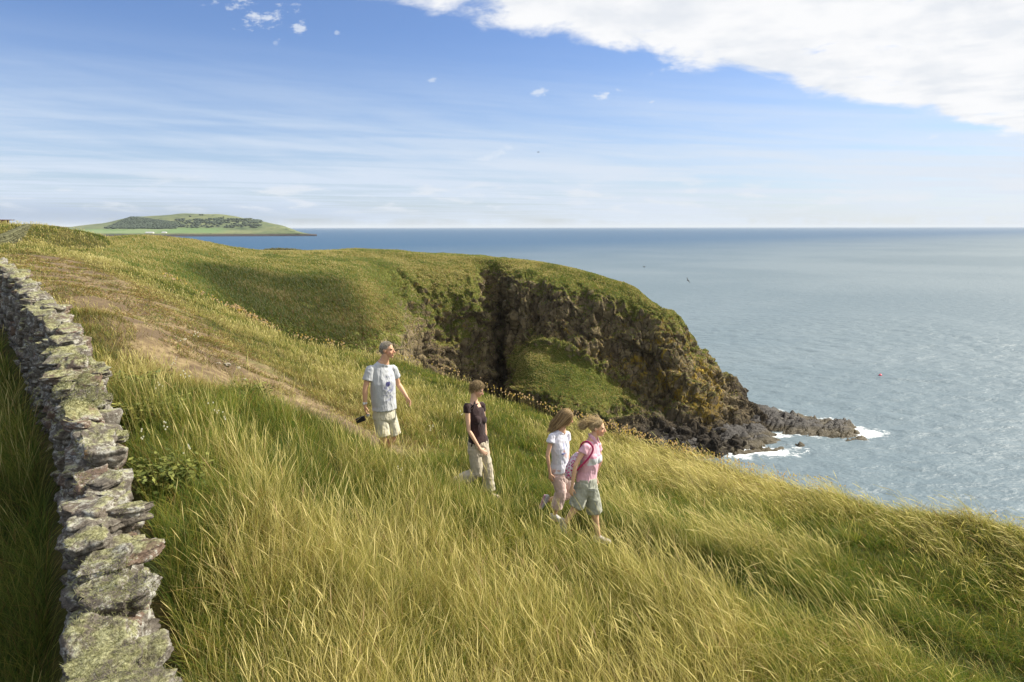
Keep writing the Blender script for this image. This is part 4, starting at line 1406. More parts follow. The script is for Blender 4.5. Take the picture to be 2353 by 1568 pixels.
# shaggy lichen on the nearest coping stones
Lp = []
for V, Fc in cop:
    c = V.mean(0)
    if math.hypot(c[0], c[1]) > 8: continue
    a, b2, c2 = V[Fc[:, 0]], V[Fc[:, 1]], V[Fc[:, 2]]
    nn = np.cross(b2 - a, c2 - a); ar = np.linalg.norm(nn, axis=1) / 2
    nn = nn / np.maximum(ar[:, None] * 2, 1e-9)
    m = (fbm(((a + b2 + c2) / 3) * 3.3, 3, 707) - 0.50) * 5 + 0.35 * nn[:, 2] + 0.25 * nn[:, 0]
    w_ = ar * np.clip(m, 0, 1) * (nn[:, 2] > -0.5)
    num = int(w_.sum() * 7500)
    if num < 1: continue
    ii = RNG.choice(len(w_), num, p=w_ / w_.sum())
    u1, u2 = RNG.random((num, 1)), RNG.random((num, 1))
    sw = u1 + u2 > 1
    u1 = np.where(sw, 1 - u1, u1); u2 = np.where(sw, 1 - u2, u2)
    Lp.append((a[ii] + (b2 - a)[ii] * u1 + (c2 - a)[ii] * u2, nn[ii]))
if Lp:
    root = np.concatenate([q[0] for q in Lp]); nn = np.concatenate([q[1] for q in Lp]); n = len(root)
    dirv = nn + RNG.normal(0, 0.75, (n, 3)); dirv[:, 2] += 0.15
    dirv /= np.linalg.norm(dirv, axis=1, keepdims=True)
    hh_ = RNG.uniform(0.006, 0.024, n)
    s = np.linspace(0, 1, 3)[None, :]
    pts = root[:, None, :] + dirv[:, None, :] * (hh_[:, None] * s)[:, :, None] + (RNG.normal(0, 0.4, (n, 1, 3)) * (hh_[:, None] * s ** 2)[:, :, None])
    dist = np.linalg.norm(root - np.array([0, 0, 30]), axis=1)
    rad = (np.maximum(0.0007, dist * 0.00025) * RNG.uniform(.7, 1.3, n))[:, None] * np.array([1, .8, .3])[None, :]
    rb = RNG.random((n, 1))
    col = (np.array([0.13, 0.13, 0.055]) * (1 - rb) + np.array([0.38, 0.38, 0.20]) * rb)[:, None, :] * np.array([.6, .9, 1.1])[None, :, None]
    lo = curves_obj('lichen', pts, rad, col, grass_material('shaggy_lichen', 0.15, 0.0))
    tag(lo, 'shaggy pale green lichen tufts growing on the near wall stones', 'lichen', kind='stuff')
    print('lichen', n)

# the far stretch of wall beyond the grassy mound, and the one on the headland's neck
mossy_m = plain('mossy_stone', (.105, .105, .058), .95, .1, .75, 2.2, .05, 5.0)
FARW = [P(-120, 562, 33), P(-60, 552, 38), P(0, 541, 46), P(30, 528, 52), P(63, 515, 60), P(100, 516.5, 68), P(150, 522, 82)]
far_root, _ = build_wall([tuple(q) for q in smooth_line(FARW, 5)], 'dark rough stone wall running behind the grassy mound at the far left', base_drop=1.9, near=False, mat=mossy_m, seed=21, half=0.30)
NECK = [P(585, 580, 126), P(606, 572.5, 128), P(640, 569.5, 131), P(675, 571.5, 134), P(700, 576, 137)]
neck_root, _ = build_wall([tuple(q) for q in smooth_line(NECK, 3)], 'low dark stone wall showing over the skyline against the blue sea', base_drop=1.8, near=False, mat=mossy_m, seed=31, half=0.35)

# dark red hut at the far left
q = P(-14, 523, 78)
hut = empty('hut', (q[0], q[1], q[2] - 0.8), 'dark red hut with a flat roof, cut off at the far left edge', 'hut')
def box(x0, x1, y0, y1, z0, z1):
    return ([(x0, y0, z0), (x1, y0, z0), (x1, y1, z0), (x0, y1, z0), (x0, y0, z1), (x1, y0, z1), (x1, y1, z1), (x0, y1, z1)],
            [(3, 2, 1, 0), (4, 5, 6, 7), (0, 1, 5, 4), (1, 2, 6, 5), (2, 3, 7, 6), (3, 0, 4, 7)])
V, Fc = box(-1.6, 0.95, -1, 1.2, 0, 1.65); mesh_obj('wall', V, Fc, plain('red_paint', (0.085, 0.012, 0.014), .6, .3), hut, False)
V, Fc = box(-1.9, 1.35, -1.3, 1.5, 1.652, 1.74); mesh_obj('roof', V, Fc, plain('roof_felt', (0.09, 0.05, 0.05), .8, .2), hut, False)
V, Fc = box(-0.9, -0.2, -1.03, -1.0, 0.0, 1.25); mesh_obj('door', V, Fc, plain('door_paint', (0.05, 0.01, 0.01), .6, .3), hut, False)
# ================================================================== PEOPLE
def V3(a): return Vector([float(q) for q in a])


def tube(bm, pts, rad, side=None, n=14):
    """loft of elliptical rings; rad entries r or (r_side, r_front); side = vector or list of vectors for the first axis"""
    pts = [V3(p) for p in pts]
    rings = []
    for i, p in enumerate(pts):
        if i == 0: t = pts[1] - pts[0]
        elif i == len(pts) - 1: t = pts[-1] - pts[-2]
        else: t = (pts[i + 1] - pts[i]).normalized() + (pts[i] - pts[i - 1]).normalized()
        t.normalize()
        sd_ = side[i] if isinstance(side, list) else side
        if sd_ is None: sd_ = Vector((0, 1, 0)) if abs(t.y) < 0.9 else Vector((1, 0, 0))
        sd_ = (sd_ - t * sd_.dot(t)).normalized()
        fr = t.cross(sd_)
        r = rad[i]
        ra, rb_ = (r, r) if not isinstance(r, (tuple, list)) else r
        rings.append([bm.verts.new(p + sd_ * (ra * math.cos(6.28318 * k / n)) + fr * (rb_ * math.sin(6.28318 * k / n))) for k in range(n)])
    for a, c_ in zip(rings[:-1], rings[1:]):
        for k in range(n):
            bm.faces.new((a[k], a[(k + 1) % n], c_[(k + 1) % n], c_[k]))
    bm.faces.new(rings[0][::-1]); bm.faces.new(rings[-1])


def cap_tube(bm, pts, rad, side=None, n=14):
    """tube with rounded ends"""
    pts = [V3(p) for p in pts]
    def rr(r, f): return (r[0] * f, r[1] * f) if isinstance(r, (tuple, list)) else r * f
    m0 = min(rad[0]) if isinstance(rad[0], (tuple, list)) else rad[0]
    m1 = min(rad[-1]) if isinstance(rad[-1], (tuple, list)) else rad[-1]
    d0 = (pts[0] - pts[1]).normalized(); d1 = (pts[-1] - pts[-2]).normalized()
    P2 = [pts[0] + d0 * m0 * .95, pts[0] + d0 * m0 * .7] + pts + [pts[-1] + d1 * m1 * .7, pts[-1] + d1 * m1 * .95]
    R2 = [rr(rad[0], .30), rr(rad[0], .72)] + list(rad) + [rr(rad[-1], .72), rr(rad[-1], .30)]
    if isinstance(side, list): side = [side[0]] * 2 + side + [side[-1]] * 2
    tube(bm, P2, R2, side, n)


def ball(bm, c, ax, r3, n=16):
    """ellipsoid: centre, (x,y,z) axes, radii"""
    g = bmesh.ops.create_uvsphere(bm, u_segments=n, v_segments=max(8, n // 2 + 2), radius=1.0)
    M = Matrix((ax[0] * r3[0], ax[1] * r3[1], ax[2] * r3[2])).transposed()
    for v in g['verts']:
        v.co = V3(c) + M @ v.co


def finish(name, bm, mat, parent, origin, voxel=0.007, smooth=4, wrinkle=0.0, wscale=(14, 14, 6), seed=0, disp=None, tint=None):
    me = bpy.data.meshes.new(name + '_raw')
    bmesh.ops.recalc_face_normals(bm, faces=bm.faces[:])
    bm.to_mesh(me); bm.free()
    ob = bpy.data.objects.new(name + '_raw', me)
    COL.objects.link(ob)
    m = ob.modifiers.new('r', 'REMESH'); m.mode = 'VOXEL'; m.voxel_size = voxel
    m2 = ob.modifiers.new('s', 'SMOOTH'); m2.iterations = smooth; m2.factor = 0.5
    dg = bpy.context.evaluated_depsgraph_get()
    dg.update()
    out = bpy.data.meshes.new_from_object(ob.evaluated_get(dg))
    out.name = name
    bpy.data.objects.remove(ob); bpy.data.meshes.remove(me)
    n = len(out.vertices)
    V = np.zeros(n * 3, dtype=np.float32); out.vertices.foreach_get('co', V); V = V.reshape(-1, 3).astype(float)
    N = np.zeros(n * 3, dtype=np.float32)
    out.vertex_normals.foreach_get('vector', N); N = N.reshape(-1, 3).astype(float)
    if wrinkle:
        q = V * np.array(wscale) + seed
        w1 = fbm(q + 0.8 * np.stack([fbm(q * .5, 2, s_ + seed) for s_ in (1, 2, 3)], 1), 3, seed)
        V = V + N * ((1 - np.abs(w1 - .5) * 4) * wrinkle)[:, None]
    if disp is not None:
        V = V + N * disp(V)[:, None]
    O = np.array([float(q) for q in origin])
    V2 = (V - O).astype(np.float32)
    out.vertices.foreach_set('co', V2.ravel())
    out.polygons.foreach_set('use_smooth', np.ones(len(out.polygons), dtype=bool))
    if tint is not None:
        T = tint(V, N).astype(np.float32)
        at = out.attributes.new('tint', 'FLOAT_VECTOR', 'POINT'); at.data.foreach_set('vector', T.ravel())
    out.materials.clear(); out.materials.append(mat)
    out.update()
    o = bpy.data.objects.new(name, out)
    COL.objects.link(o)
    if parent is not None: o.parent = parent
    return o


def tint_material(name, rough=0.75, spec=0.3, var=0.10, scale=40, bump=0.0, sss=0.0, sheen=0.0):
    mt, t, b = material(name, rough, spec)
    pos = t.new('ShaderNodeTexCoord').outputs['Object']
    n = t.noise(pos, scale, 5, 0.65)
    k = t.ss(n, 0.25, 0.75, 1 - var, 1 + var, 'LINEAR')
    t.put(b.inputs['Base Color'], t.vm('MULTIPLY', t.attr('tint', 'Vector'), t.comb(k, k, k)))
    if bump: t.put(b.inputs['Normal'], t.bump(t.noise(pos, scale * 1.5, 4, .6), 0.5, bump))
    if sss:
        b.inputs['Subsurface Weight'].default_value = sss
        b.inputs['Subsurface Radius'].default_value = (0.012, 0.005, 0.003)
    if sheen: b.inputs['Sheen Weight'].default_value = sheen
    return mt


skin_m = tint_material('skin', 0.55, 0.35, 0.07, 45, 0.0006, 0.08)
cloth_m = tint_material('cotton', 0.9, 0.15, 0.06, 60, 0.001, 0, 0.15)
cargo_m = tint_material('cotton_twill', 0.92, 0.15, 0.10, 30, 0.003, 0, 0.1)
eye_m = plain('eye_dark', (0.03, 0.025, 0.02), 0.2, 0.5, 0, 1)
shoe_m = tint_material('shoe', 0.6, 0.3, 0.1, 60)
hair_m = grass_material('hair_strands', 0.12, 0.04)
haircap_m = tint_material('hair_mass', 0.7, 0.3, 0.35, 120, 0.004)


def const(col):
    c_ = np.array(col, dtype=float)
    return lambda V, N: np.tile(c_, (len(V), 1))


def hand(bm, W, d, nrm, s=1.0, curl=0.5, thumb=1.0, spread=0.10):
    """W wrist, d towards the fingers, nrm = direction the palm faces, thumb=+1/-1 side sign"""
    d = V3(d).normalized(); nrm = V3(nrm); nrm = (nrm - d * nrm.dot(d)).normalized()
    sd_ = d.cross(nrm) * thumb
    W = V3(W)
    tube(bm, [W - d * 0.01, W + d * 0.025 * s, W + d * 0.055 * s, W + d * 0.088 * s, W + d * .098 * s],
         [(0.024 * s, 0.019 * s), (0.031 * s, 0.017 * s), (0.039 * s, 0.016 * s), (0.040 * s, 0.013 * s), (0.034 * s, .010 * s)], side=sd_, n=14)
    lens = [0.070, 0.078, 0.073, 0.058]
    for i in range(4):
        o_ = (1.5 - i) * 0.0195 * s
        base = W + d * (0.090 - (0.006 if i in (0, 3) else 0) - (0.006 if i == 3 else 0)) * s + sd_ * o_
        ang = 0.0
        p = base; pp = [p - d * .012 * s]
        dd = (d + sd_ * spread * (1.5 - i) / 1.5).normalized()
        for j, fr in enumerate((0.46, 0.31, 0.23)):
            ang += curl * (0.45 + 0.30 * j) * (0.85 + 0.12 * i)
            v_ = dd * math.cos(ang) + nrm * math.sin(ang)
            pp.append(p); p = p + v_ * lens[i] * fr * s
        pp.append(p)
        rr_ = [0.0088, 0.0090, 0.0082, 0.0076, 0.0062]
        cap_tube(bm, pp, [q * s for q in rr_], n=8)
    b0 = W + d * 0.022 * s + sd_ * 0.022 * s
    v1 = (d * 0.55 + sd_ * 0.75 + nrm * 0.35).normalized(); v2 = (d * 0.9 + sd_ * 0.25 + nrm * 0.40).normalized()
    cap_tube(bm, [b0, b0 + v1 * .030 * s, b0 + v1 * .030 * s + v2 * .028 * s, b0 + v1 * .030 * s + v2 * .052 * s], [.013 * s, .011 * s, .0095 * s, .0080 * s], n=8)


def person(name_label, J, B, cat='person'):
    """J: joints; B: build. returns dict with root and axes"""
    g = J['ground']
    root = empty('person', g, name_label, cat, 'people walking along the cliff path')
    dr_ = B.get('drop', .022); J['shR'] = np.array(J['shR']) - np.array([0, 0, dr_]); J['shL'] = np.array(J['shL']) - np.array([0, 0, dr_])
    hm_ = (np.array(J['hipR']) + np.array(J['hipL'])) / 2
    for S_ in 'RL':
        v_ = np.array(J['hip' + S_]) - hm_
        J['hip' + S_] = hm_ + v_ / max(np.linalg.norm(v_), 1e-6) * B['torso'][4] * .50
    sR, sL = V3(J['shR']), V3(J['shL'])
    side = (sL - sR).normalized()                     # towards the person's left
    up = Vector((0, 0, 1))
    front = side.cross(up).normalized()               # where the chest faces
    if front.dot(V3(J['facing'])) < 0: front = -front
    mid = (sR + sL) / 2
    hR, hL = V3(J['hipR']), V3(J['hipL'])
    hip = (hR + hL) / 2
    hs_ = (hL - hR).normalized()
    sc = B.get('s', 1.0)
    bm = bmesh.new()
    # ---- head
    hc_ = V3(J['head']); hf = V3(J['look']).normalized()
    hu = V3(J.get('headup', (0, 0, 1)))
    hu = (hu - hf * hu.dot(hf)).normalized(); hs2 = hf.cross(hu).normalized()    # person's right
    k = B['head'] / 0.235                               # head height
    ax = (hs2, hf, hu)
    def H(a, f, u_): return hc_ + (hs2 * a + hf * f + hu * u_) * k
    ball(bm, H(0, -0.012, 0.022), ax, (0.074 * k, 0.096 * k, 0.092 * k), 24)          # skull
    ball(bm, H(0, 0.030, -0.030), ax, (0.058 * k, 0.060 * k, 0.078 * k), 20)          # face
    tube(bm, [H(0, 0.045, -0.020), H(0, 0.052, -0.060), H(0, 0.058, -0.095), H(0, .056, -.110)], [(0.052 * k, 0.036 * k), (0.045 * k, 0.034 * k), (0.027 * k, 0.024 * k), (.015 * k, .012 * k)], side=hs2, n=16)  # jaw
    ball(bm, H(0, 0.074, -0.098), ax, (0.017 * k, 0.016 * k, 0.014 * k), 10)          # chin
    cap_tube(bm, [H(0, 0.084, 0.012), H(0, 0.100, -0.016), H(0, 0.112, -0.034)], [0.008 * k, 0.010 * k, 0.0125 * k], n=10)   # nose
    for s_ in (-1, 1):
        ball(bm, H(0.011 * s_, 0.097, -0.039), ax, (0.009 * k, 0.010 * k, 0.007 * k), 8)
        ball(bm, H(0.030 * s_, 0.074, 0.020), ax, (0.024 * k, 0.015 * k, 0.008 * k), 10)    # brow
        ball(bm, H(0.036 * s_, 0.060, -0.034), ax, (0.020 * k, 0.020 * k, 0.020 * k), 10)    # cheek
        ball(bm, H(0.078 * s_, -0.010, -0.012), (ax[0], ax[1], ax[2]), (0.009 * k, 0.018 * k, 0.031 * k), 12)   # ear
        ball(bm, H(0.083 * s_, -0.020, -0.002), (ax[0], ax[1], ax[2]), (0.006 * k, 0.013 * k, 0.019 * k), 8)
    ball(bm, H(0, 0.088, -0.064), ax, (0.021 * k, 0.011 * k, 0.0055 * k), 12)
    ball(bm, H(0, 0.086, -0.074), ax, (0.018 * k, 0.011 * k, 0.006 * k), 12)
    # ---- neck and torso
    nb = V3(J['neck'])
    nr = B.get('neckr', 0.058) * sc
    cap_tube(bm, [H(0, -0.018, -0.060), (H(0, -0.020, -0.085) + nb) / 2, nb + up * -0.02], [nr * .95, nr, nr * 1.25], n=16)
    cw, cd, ww, wd_, hw, hd = [q * sc for q in B['torso']]
    chest = mid + (hip - mid) * 0.30 + front * 0.012
    waist = mid + (hip - mid) * 0.68
    secs = [nb + up * 0.005, mid + up * 0.018, mid + (hip - mid) * 0.12, chest, waist, hip + (mid - hip) * 0.10, hip - up * 0.05, hip - up * .11]
    rads = [(nr * 1.25, nr * 1.15), (cw * 0.62, cd * 0.60), (cw * 0.90, cd * .85), (cw, cd), (ww, wd_), (hw * .97, hd), (hw, hd), (hw * .70, hd * .75)]
    sides = [side, side, side, side, (side + hs_).normalized(), hs_, hs_, hs_]
    tube(bm, secs, rads, side=sides, n=24)
    if B.get('bust'):
        for s_ in (-1, 1):
            ball(bm, chest + front * cd * 0.72 + side * s_ * cw * 0.42 - up * 0.01, (side, front, up), (0.052 * sc, B['bust'] * sc, 0.055 * sc), 12)
    # ---- arms
    ar = B['arm']
    for S_ in 'RL':
        sh, el, wr = V3(J['sh' + S_]), V3(J['el' + S_]), V3(J['wr' + S_])
        inn = sh + (mid - sh) * 0.35 - up * 0.01
        cap_tube(bm, [inn, sh, sh + (el - sh) * .25, sh + (el - sh) * .6, el, el + (wr - el) * .25, el + (wr - el) * .65, wr],
                 [ar * 1.0, ar * 1.10, ar * 1.05, ar * .90, ar * .76, ar * .80, ar * .66, ar * .52], n=14)
        hd_ = J['hand' + S_]
        hand(bm, wr, hd_[0], hd_[1], B.get('hand', 1.0), hd_[2], hd_[3])
    # ---- legs and feet
    lr = B['leg']
    for S_ in 'RL':
        hp, kn, an = V3(J['hip' + S_]), V3(J['kn' + S_]), V3(J['an' + S_])
        cap_tube(bm, [hp + up * .02, hp + (kn - hp) * .25, hp + (kn - hp) * .7, kn, kn + (an - kn) * .28, kn + (an - kn) * .65, an],
                 [lr * 1.0, lr * 1.02, lr * .78, lr * .62, lr * .64, lr * .47, lr * .38], n=16)
        td = V3(J['toe' + S_]).normalized(); fs = B.get('foot', 1.0)
        dn = V3(J.get('sole' + S_, (0, 0, -1))); dn = (dn - td * dn.dot(td)).normalized(); ls = td.cross(dn)
        cap_tube(bm, [an - td * .035 * fs + dn * .045 * fs, an + td * .02 * fs + dn * .045 * fs, an + td * .09 * fs + dn * .058 * fs, an + td * .15 * fs + dn * .066 * fs],
                 [(.030 * fs, .030 * fs), (.034 * fs, .040 * fs), (.043 * fs, .026 * fs), (.038 * fs, .017 * fs)], side=ls, n=14)
    sk = np.array(B['skin'])
    hcn = np.array(hc_); hfn, hun, hsn = np.array(hf), np.array(hu), np.array(hs2)

    def skin_tint(V, N):
        T = np.tile(sk, (len(V), 1))
        q = (V - hcn) / k
        a, f, u_ = q @ hsn, q @ hfn, q @ hun
        lips = np.exp(-((u_ + .069) / .009) ** 2 - (a / .024) ** 2) * (f > 0.07)
        T = T * (1 - 0.5 * lips[:, None]) + np.array([0.42, 0.13, 0.11]) * (0.5 * lips[:, None])
        cheek = np.exp(-((u_ + .04) / .03) ** 2) * (f > 0.0) * (np.abs(u_) < .12)
        T = T * (1 + cheek[:, None] * np.array([.10, -.06, -.06]))
        brow = np.exp(-((u_ - .022) / .006) ** 2) * (f > 0.06) * (np.abs(a) > .010) * (np.abs(a) < .045)
        T = T * (1 - .55 * brow[:, None])
        sock = np.exp(-((u_ - .004) / .010) ** 2 - ((np.abs(a) - .031) / .014) ** 2) * (f > 0.05)
        T = T * (1 - .45 * sock[:, None])
        return T
    body = finish('body', bm, skin_m, root, g, voxel=B.get('voxel', 0.0055), smooth=2, tint=skin_tint)
    for s_ in (-1, 1):
        eb = bmesh.new(); ball(eb, H(0.030 * s_, 0.0765, 0.004), ax, (0.011 * k, 0.009 * k, 0.0050 * k), 10)
        me = bpy.data.meshes.new('eye'); eb.to_mesh(me); eb.free()
        me.transform(Matrix.Translation(-V3(g))); me.materials.append(eye_m)
        me.polygons.foreach_set('use_smooth', np.ones(len(me.polygons), dtype=bool))
        o = bpy.data.objects.new('eye', me); COL.objects.link(o); o.parent = root
    return dict(root=root, side=side, front=front, up=up, mid=mid, hip=hip, hs=hs_, chest=chest, waist=waist, nb=nb, H=H, ax=ax, k=k, g=g, J=J, B=B, cw=cw, cd=cd, ww=ww, wd=wd_, hw=hw, hd=hd, sc=sc, hf=hf, hu=hu, hside=hs2)


def shirt(pr, col, length=0.0, sleeve=0.55, loose=0.018, neck=0.0, tint=None, flare=0.0, slr=1.35, seed=3, wr=0.006, name='shirt'):
    bm = bmesh.new()
    side, up, front, mid, hip = pr['side'], pr['up'], pr['front'], pr['mid'], pr['hip']
    L = loose
    hem = hip - up * length
    nbv = pr['nb']; tz = max((nbv - mid).z, .02)
    secs = [mid + (nbv - mid) * (.80) - up * neck, mid + (nbv - mid) * .45 - up * neck * .6, mid + up * .012, mid + (hip - mid) * .12, pr['chest'], pr['waist'], hem + up * .06, hem]
    nr = pr['B'].get('neckr', .058) * pr['sc']
    rads = [(nr * 1.25 + .006, nr * 1.15 + .006), (pr['cw'] * .70, pr['cd'] * .64), (pr['cw'] * .90, pr['cd'] * .74 + L * .3), (pr['cw'] * .95 + L * .7, pr['cd'] * .88 + L * .8), (pr['cw'] + L, pr['cd'] + L),
            (max(pr['ww'], pr['cw'] * .82) + L * 1.3, pr['wd'] + L * 1.5), (pr['hw'] * .97 + L + flare * .5, pr['hd'] + L + flare * .5), (pr['hw'] + L + flare, pr['hd'] + L + flare)]
    sides = [side, side, side, side, side, (side + pr['hs']).normalized(), pr['hs'], pr['hs']]
    tube(bm, secs, rads, side=sides, n=28)
    if pr['B'].get('bust'):
        for s_ in (-1, 1):
            ball(bm, pr['chest'] + front * pr['cd'] * .75 + side * s_ * pr['cw'] * .40 - up * .01, (side, front, up), (.070 * pr['sc'], (pr['B']['bust'] + .014) * pr['sc'], .066 * pr['sc']), 14)
    ar = pr['B']['arm']
    for S_ in 'RL':
        sh, el = V3(pr['J']['sh' + S_]), V3(pr['J']['el' + S_])
        inn = sh + (mid - sh) * .45 - up * .012
        e = sh + (el - sh) * sleeve
        ball(bm, sh - up * .004, (side, front, up), (ar * 1.05 + .004, ar * 1.08 + .005, ar * 1.02 + .003), 16)
        tube(bm, [sh, sh + (el - sh) * sleeve * .4, e], [ar * 1.12 + .005, ar * (1.12 + slr) / 2, ar * slr], n=18)
        cap_tube(bm, [inn, sh - (el - sh) * .0], [ar * 1.0, ar * 1.05], n=16)
    return finish(name, bm, cloth_m, pr['root'], pr['g'], voxel=0.006, smooth=4, wrinkle=wr, seed=seed, tint=tint or const(col))


def trousers(pr, col, hemR, hemL, loose=0.022, waist_up=0.10, hem_r=0.075, thigh=1.30, name='trousers', tint=None, wr=0.006, seed=5, knee_r=None):
    """hemR/hemL: fraction along the hip-knee-ankle line (0..2)"""
    bm = bmesh.new()
    hip, up, hs_ = pr['hip'], pr['up'], pr['hs']
    L = loose
    tube(bm, [hip + up * waist_up, hip + up * .04, hip - up * .05, hip - up * .115], [(pr['hw'] * 1.0 + .009, pr['hd'] * 1.0 + .009), (pr['hw'] * .98 + L * .7, pr['hd'] + L * .7), (pr['hw'] + L, pr['hd'] + L), (pr['hw'] * .80 + L * .5, pr['hd'] * .8 + L * .5)], side=hs_, n=26)
    lr = pr['B']['leg']
    for S_, hm in (('R', hemR), ('L', hemL)):
        hp, kn, an = V3(pr['J']['hip' + S_]), V3(pr['J']['kn' + S_]), V3(pr['J']['an' + S_])
        def at(f): return hp + (kn - hp) * f if f <= 1 else kn + (an - kn) * (f - 1)
        n_ = 8
        fs = [hm * i / (n_ - 1) for i in range(n_)]
        kr = knee_r or hem_r
        rr_ = []
        for f in fs:
            if f <= 1: rr_.append(lr * thigh * (1 - f) + kr * f)
            else: rr_.append(kr * (2 - f) + hem_r * (f - 1))
        if hm <= 1.25: rr_ = [lr * thigh + (hem_r - lr * thigh) * (f / hm) for f in fs]
        tube(bm, [at(f) for f in fs], rr_, n=20)
    return finish(name, bm, cargo_m, pr['root'], pr['g'], voxel=0.007, smooth=4, wrinkle=wr, wscale=(13, 13, 8), seed=seed, tint=tint or const(col))


def shoe(pr, S_, col, sole=(0.34, .33, .30), h=1.0, name='shoe', sandal=False):
    an = V3(pr['J']['an' + S_]); td = V3(pr['J']['toe' + S_]).normalized(); fs = pr['B'].get('foot', 1.0)
    dn = V3(pr['J'].get('sole' + S_, (0, 0, -1))); dn = (dn - td * dn.dot(td)).normalized(); ls = td.cross(dn)
    bm = bmesh.new()
    if not sandal:
        cap_tube(bm, [an - td * .038 * fs + dn * .040 * fs, an + td * .02 * fs + dn * .040 * fs, an + td * .09 * fs + dn * .055 * fs, an + td * .155 * fs + dn * .064 * fs],
                 [(.036 * fs, .038 * fs), (.040 * fs, .046 * fs), (.049 * fs, .033 * fs), (.044 * fs, .024 * fs)], side=ls, n=16)
    cap_tube(bm, [an - td * .045 * fs + dn * .082 * fs, an + td * .05 * fs + dn * .085 * fs, an + td * .165 * fs + dn * .085 * fs], [(.036 * fs, .012), (.044 * fs, .012), (.044 * fs, .012)], side=ls, n=14)
    if sandal:
        for f in (.03, .11):
            tube(bm, [an + td * (f - .012) * fs + dn * .052 * fs, an + td * (f + .016) * fs + dn * .052 * fs], [(.050 * fs, .040 * fs - f * .1), (.050 * fs, .040 * fs - f * .1)], side=ls, n=16)
    sl = np.array(an + dn * .070 * fs); dnn = np.array(dn)
    def tn(V, N):
        below = ((V - sl) @ dnn) > 0
        return np.where(below[:, None], np.array(sole), np.array(col))
    return finish(name, bm, shoe_m, pr['root'], pr['g'], voxel=0.006, smooth=2, tint=tn)


def strands(pr, roots, dirs, lens, col0, col1, name='hair_strands', grav=0.35, wind=(-0.5, 0, 0), jitter=0.25, r=0.0011, parent=None, k=7):
    n = len(roots)
    s = np.linspace(0, 1, k)[None, :, None]
    L_ = np.asarray(lens).reshape(n, 1, 1)
    d = dirs / np.linalg.norm(dirs, axis=1, keepdims=True)
    w_ = np.array(wind) + RNG.normal(0, jitter, (n, 3))
    pts = roots[:, None, :] + d[:, None, :] * (L_ * s) + (w_[:, None, :] + np.array([0, 0, -grav])) * (L_ * s ** 2)
    pts = pts + RNG.normal(0, 0.002, (n, k, 3)) * s
    rad = np.full((n, k), r) * (1 - 0.6 * np.linspace(0, 1, k)[None, :] ** 2)
    rb = RNG.random((n, 1)) ** 1.3
    c_ = (np.array(col0) * (1 - rb) + np.array(col1) * rb)[:, None, :] * np.linspace(.85, 1.1, k)[None, :, None]
    O = np.array([float(q) for q in pr['g']])
    o = curves_obj(name, pts - O, rad, c_, hair_m)
    o.parent = parent or pr['root']
    return o


def flow_hair(pr, roots, target, lens, col0, col1, name='hair_strands', follow=.45, r=.0014, parent=None, k=9, infl=1.08, jitter=.12, noise_s=14, d0=None):
    """strands combed over the skull: every step turns towards the target direction and is kept outside the head"""
    H, ax, kk = pr['H'], pr['ax'], pr['k']
    c = np.array(H(0, -0.012, 0.022)); A = np.array([list(ax[0]), list(ax[1]), list(ax[2])])
    rad3 = np.array([.074, .096, .092]) * kk * infl
    n = len(roots)
    p = roots.copy(); step = np.asarray(lens)[:, None] / (k - 1)
    loc = ((p - c) @ A.T) / rad3
    tg = target(p, loc) + RNG.normal(0, jitter, (n, 3))
    if d0 is None:
        d = tg / np.linalg.norm(tg, axis=1, keepdims=True)
    else:
        d = d0.copy()
    thick = RNG.uniform(1.0, 1.14, n)
    P_ = [p.copy()]
    for i in range(k - 1):
        loc = ((p - c) @ A.T) / rad3
        tg = target(p, loc) + (np.stack([vn(p * noise_s, q) for q in (1, 2, 3)], 1) - .5) * .5
        tg /= np.linalg.norm(tg, axis=1, keepdims=True)
        d = d * (1 - follow) + tg * follow
        nrm = (loc / rad3) @ A; nrm /= np.maximum(np.linalg.norm(nrm, axis=1, keepdims=True), 1e-9)
        onh = (np.linalg.norm(loc, axis=1) < 1.12)[:, None]
        d = np.where(onh, d - nrm * np.minimum((d * nrm).sum(1, keepdims=True), 0) - nrm * np.maximum((d * nrm).sum(1, keepdims=True), 0) * .7, d)
        d /= np.maximum(np.linalg.norm(d, axis=1, keepdims=True), 1e-9)
        p = p + d * step
        loc = ((p - c) @ A.T) / rad3
        m = np.linalg.norm(loc, axis=1)
        ins = m < thick
        loc = np.where(ins[:, None], loc / np.maximum(m[:, None], 1e-6) * thick[:, None], loc)
        p = c + (loc * rad3) @ A
        P_.append(p.copy())
    pts = np.stack(P_, 1)
    rad = np.full((n, k), r) * (1 - 0.55 * np.linspace(0, 1, k)[None, :] ** 2)
    rb = (0.35 * RNG.random((n, 1)) + 0.65 * np.clip((vn(roots * 110, 5)[:, None] - .3) * 2.4, 0, 1))
    c_ = (np.array(col0) * (1 - rb) + np.array(col1) * rb)[:, None, :] * np.linspace(.85, 1.15, k)[None, :, None]
    O = np.array([float(q) for q in pr['g']])
    o = curves_obj(name, pts - O, rad, c_, hair_m)
    o.parent = parent or pr['root']
    return o


def scalp(pr, n, fmin=-1, cond=None, infl=1.03):
    """points and normals over the skull in world space"""
    out, nn = [], []
    H, ax, k = pr['H'], pr['ax'], pr['k']
    c = np.array(H(0, -0.012, 0.022))
    A = np.array([list(ax[0]), list(ax[1]), list(ax[2])])
    while len(out) < n:
        v = RNG.normal(0, 1, (n * 3, 3)); v /= np.linalg.norm(v, axis=1, keepdims=True)
        ok = cond(v)
        for q in v[ok]:
            out.append(c + (q * np.array([.074, .096, .092]) * infl * k) @ A); nn.append((q / np.array([.074, .096, .092])) @ A)
            if len(out) >= n: break
    nn = np.array(nn); nn /= np.linalg.norm(nn, axis=1, keepdims=True)
    return np.array(out), nn


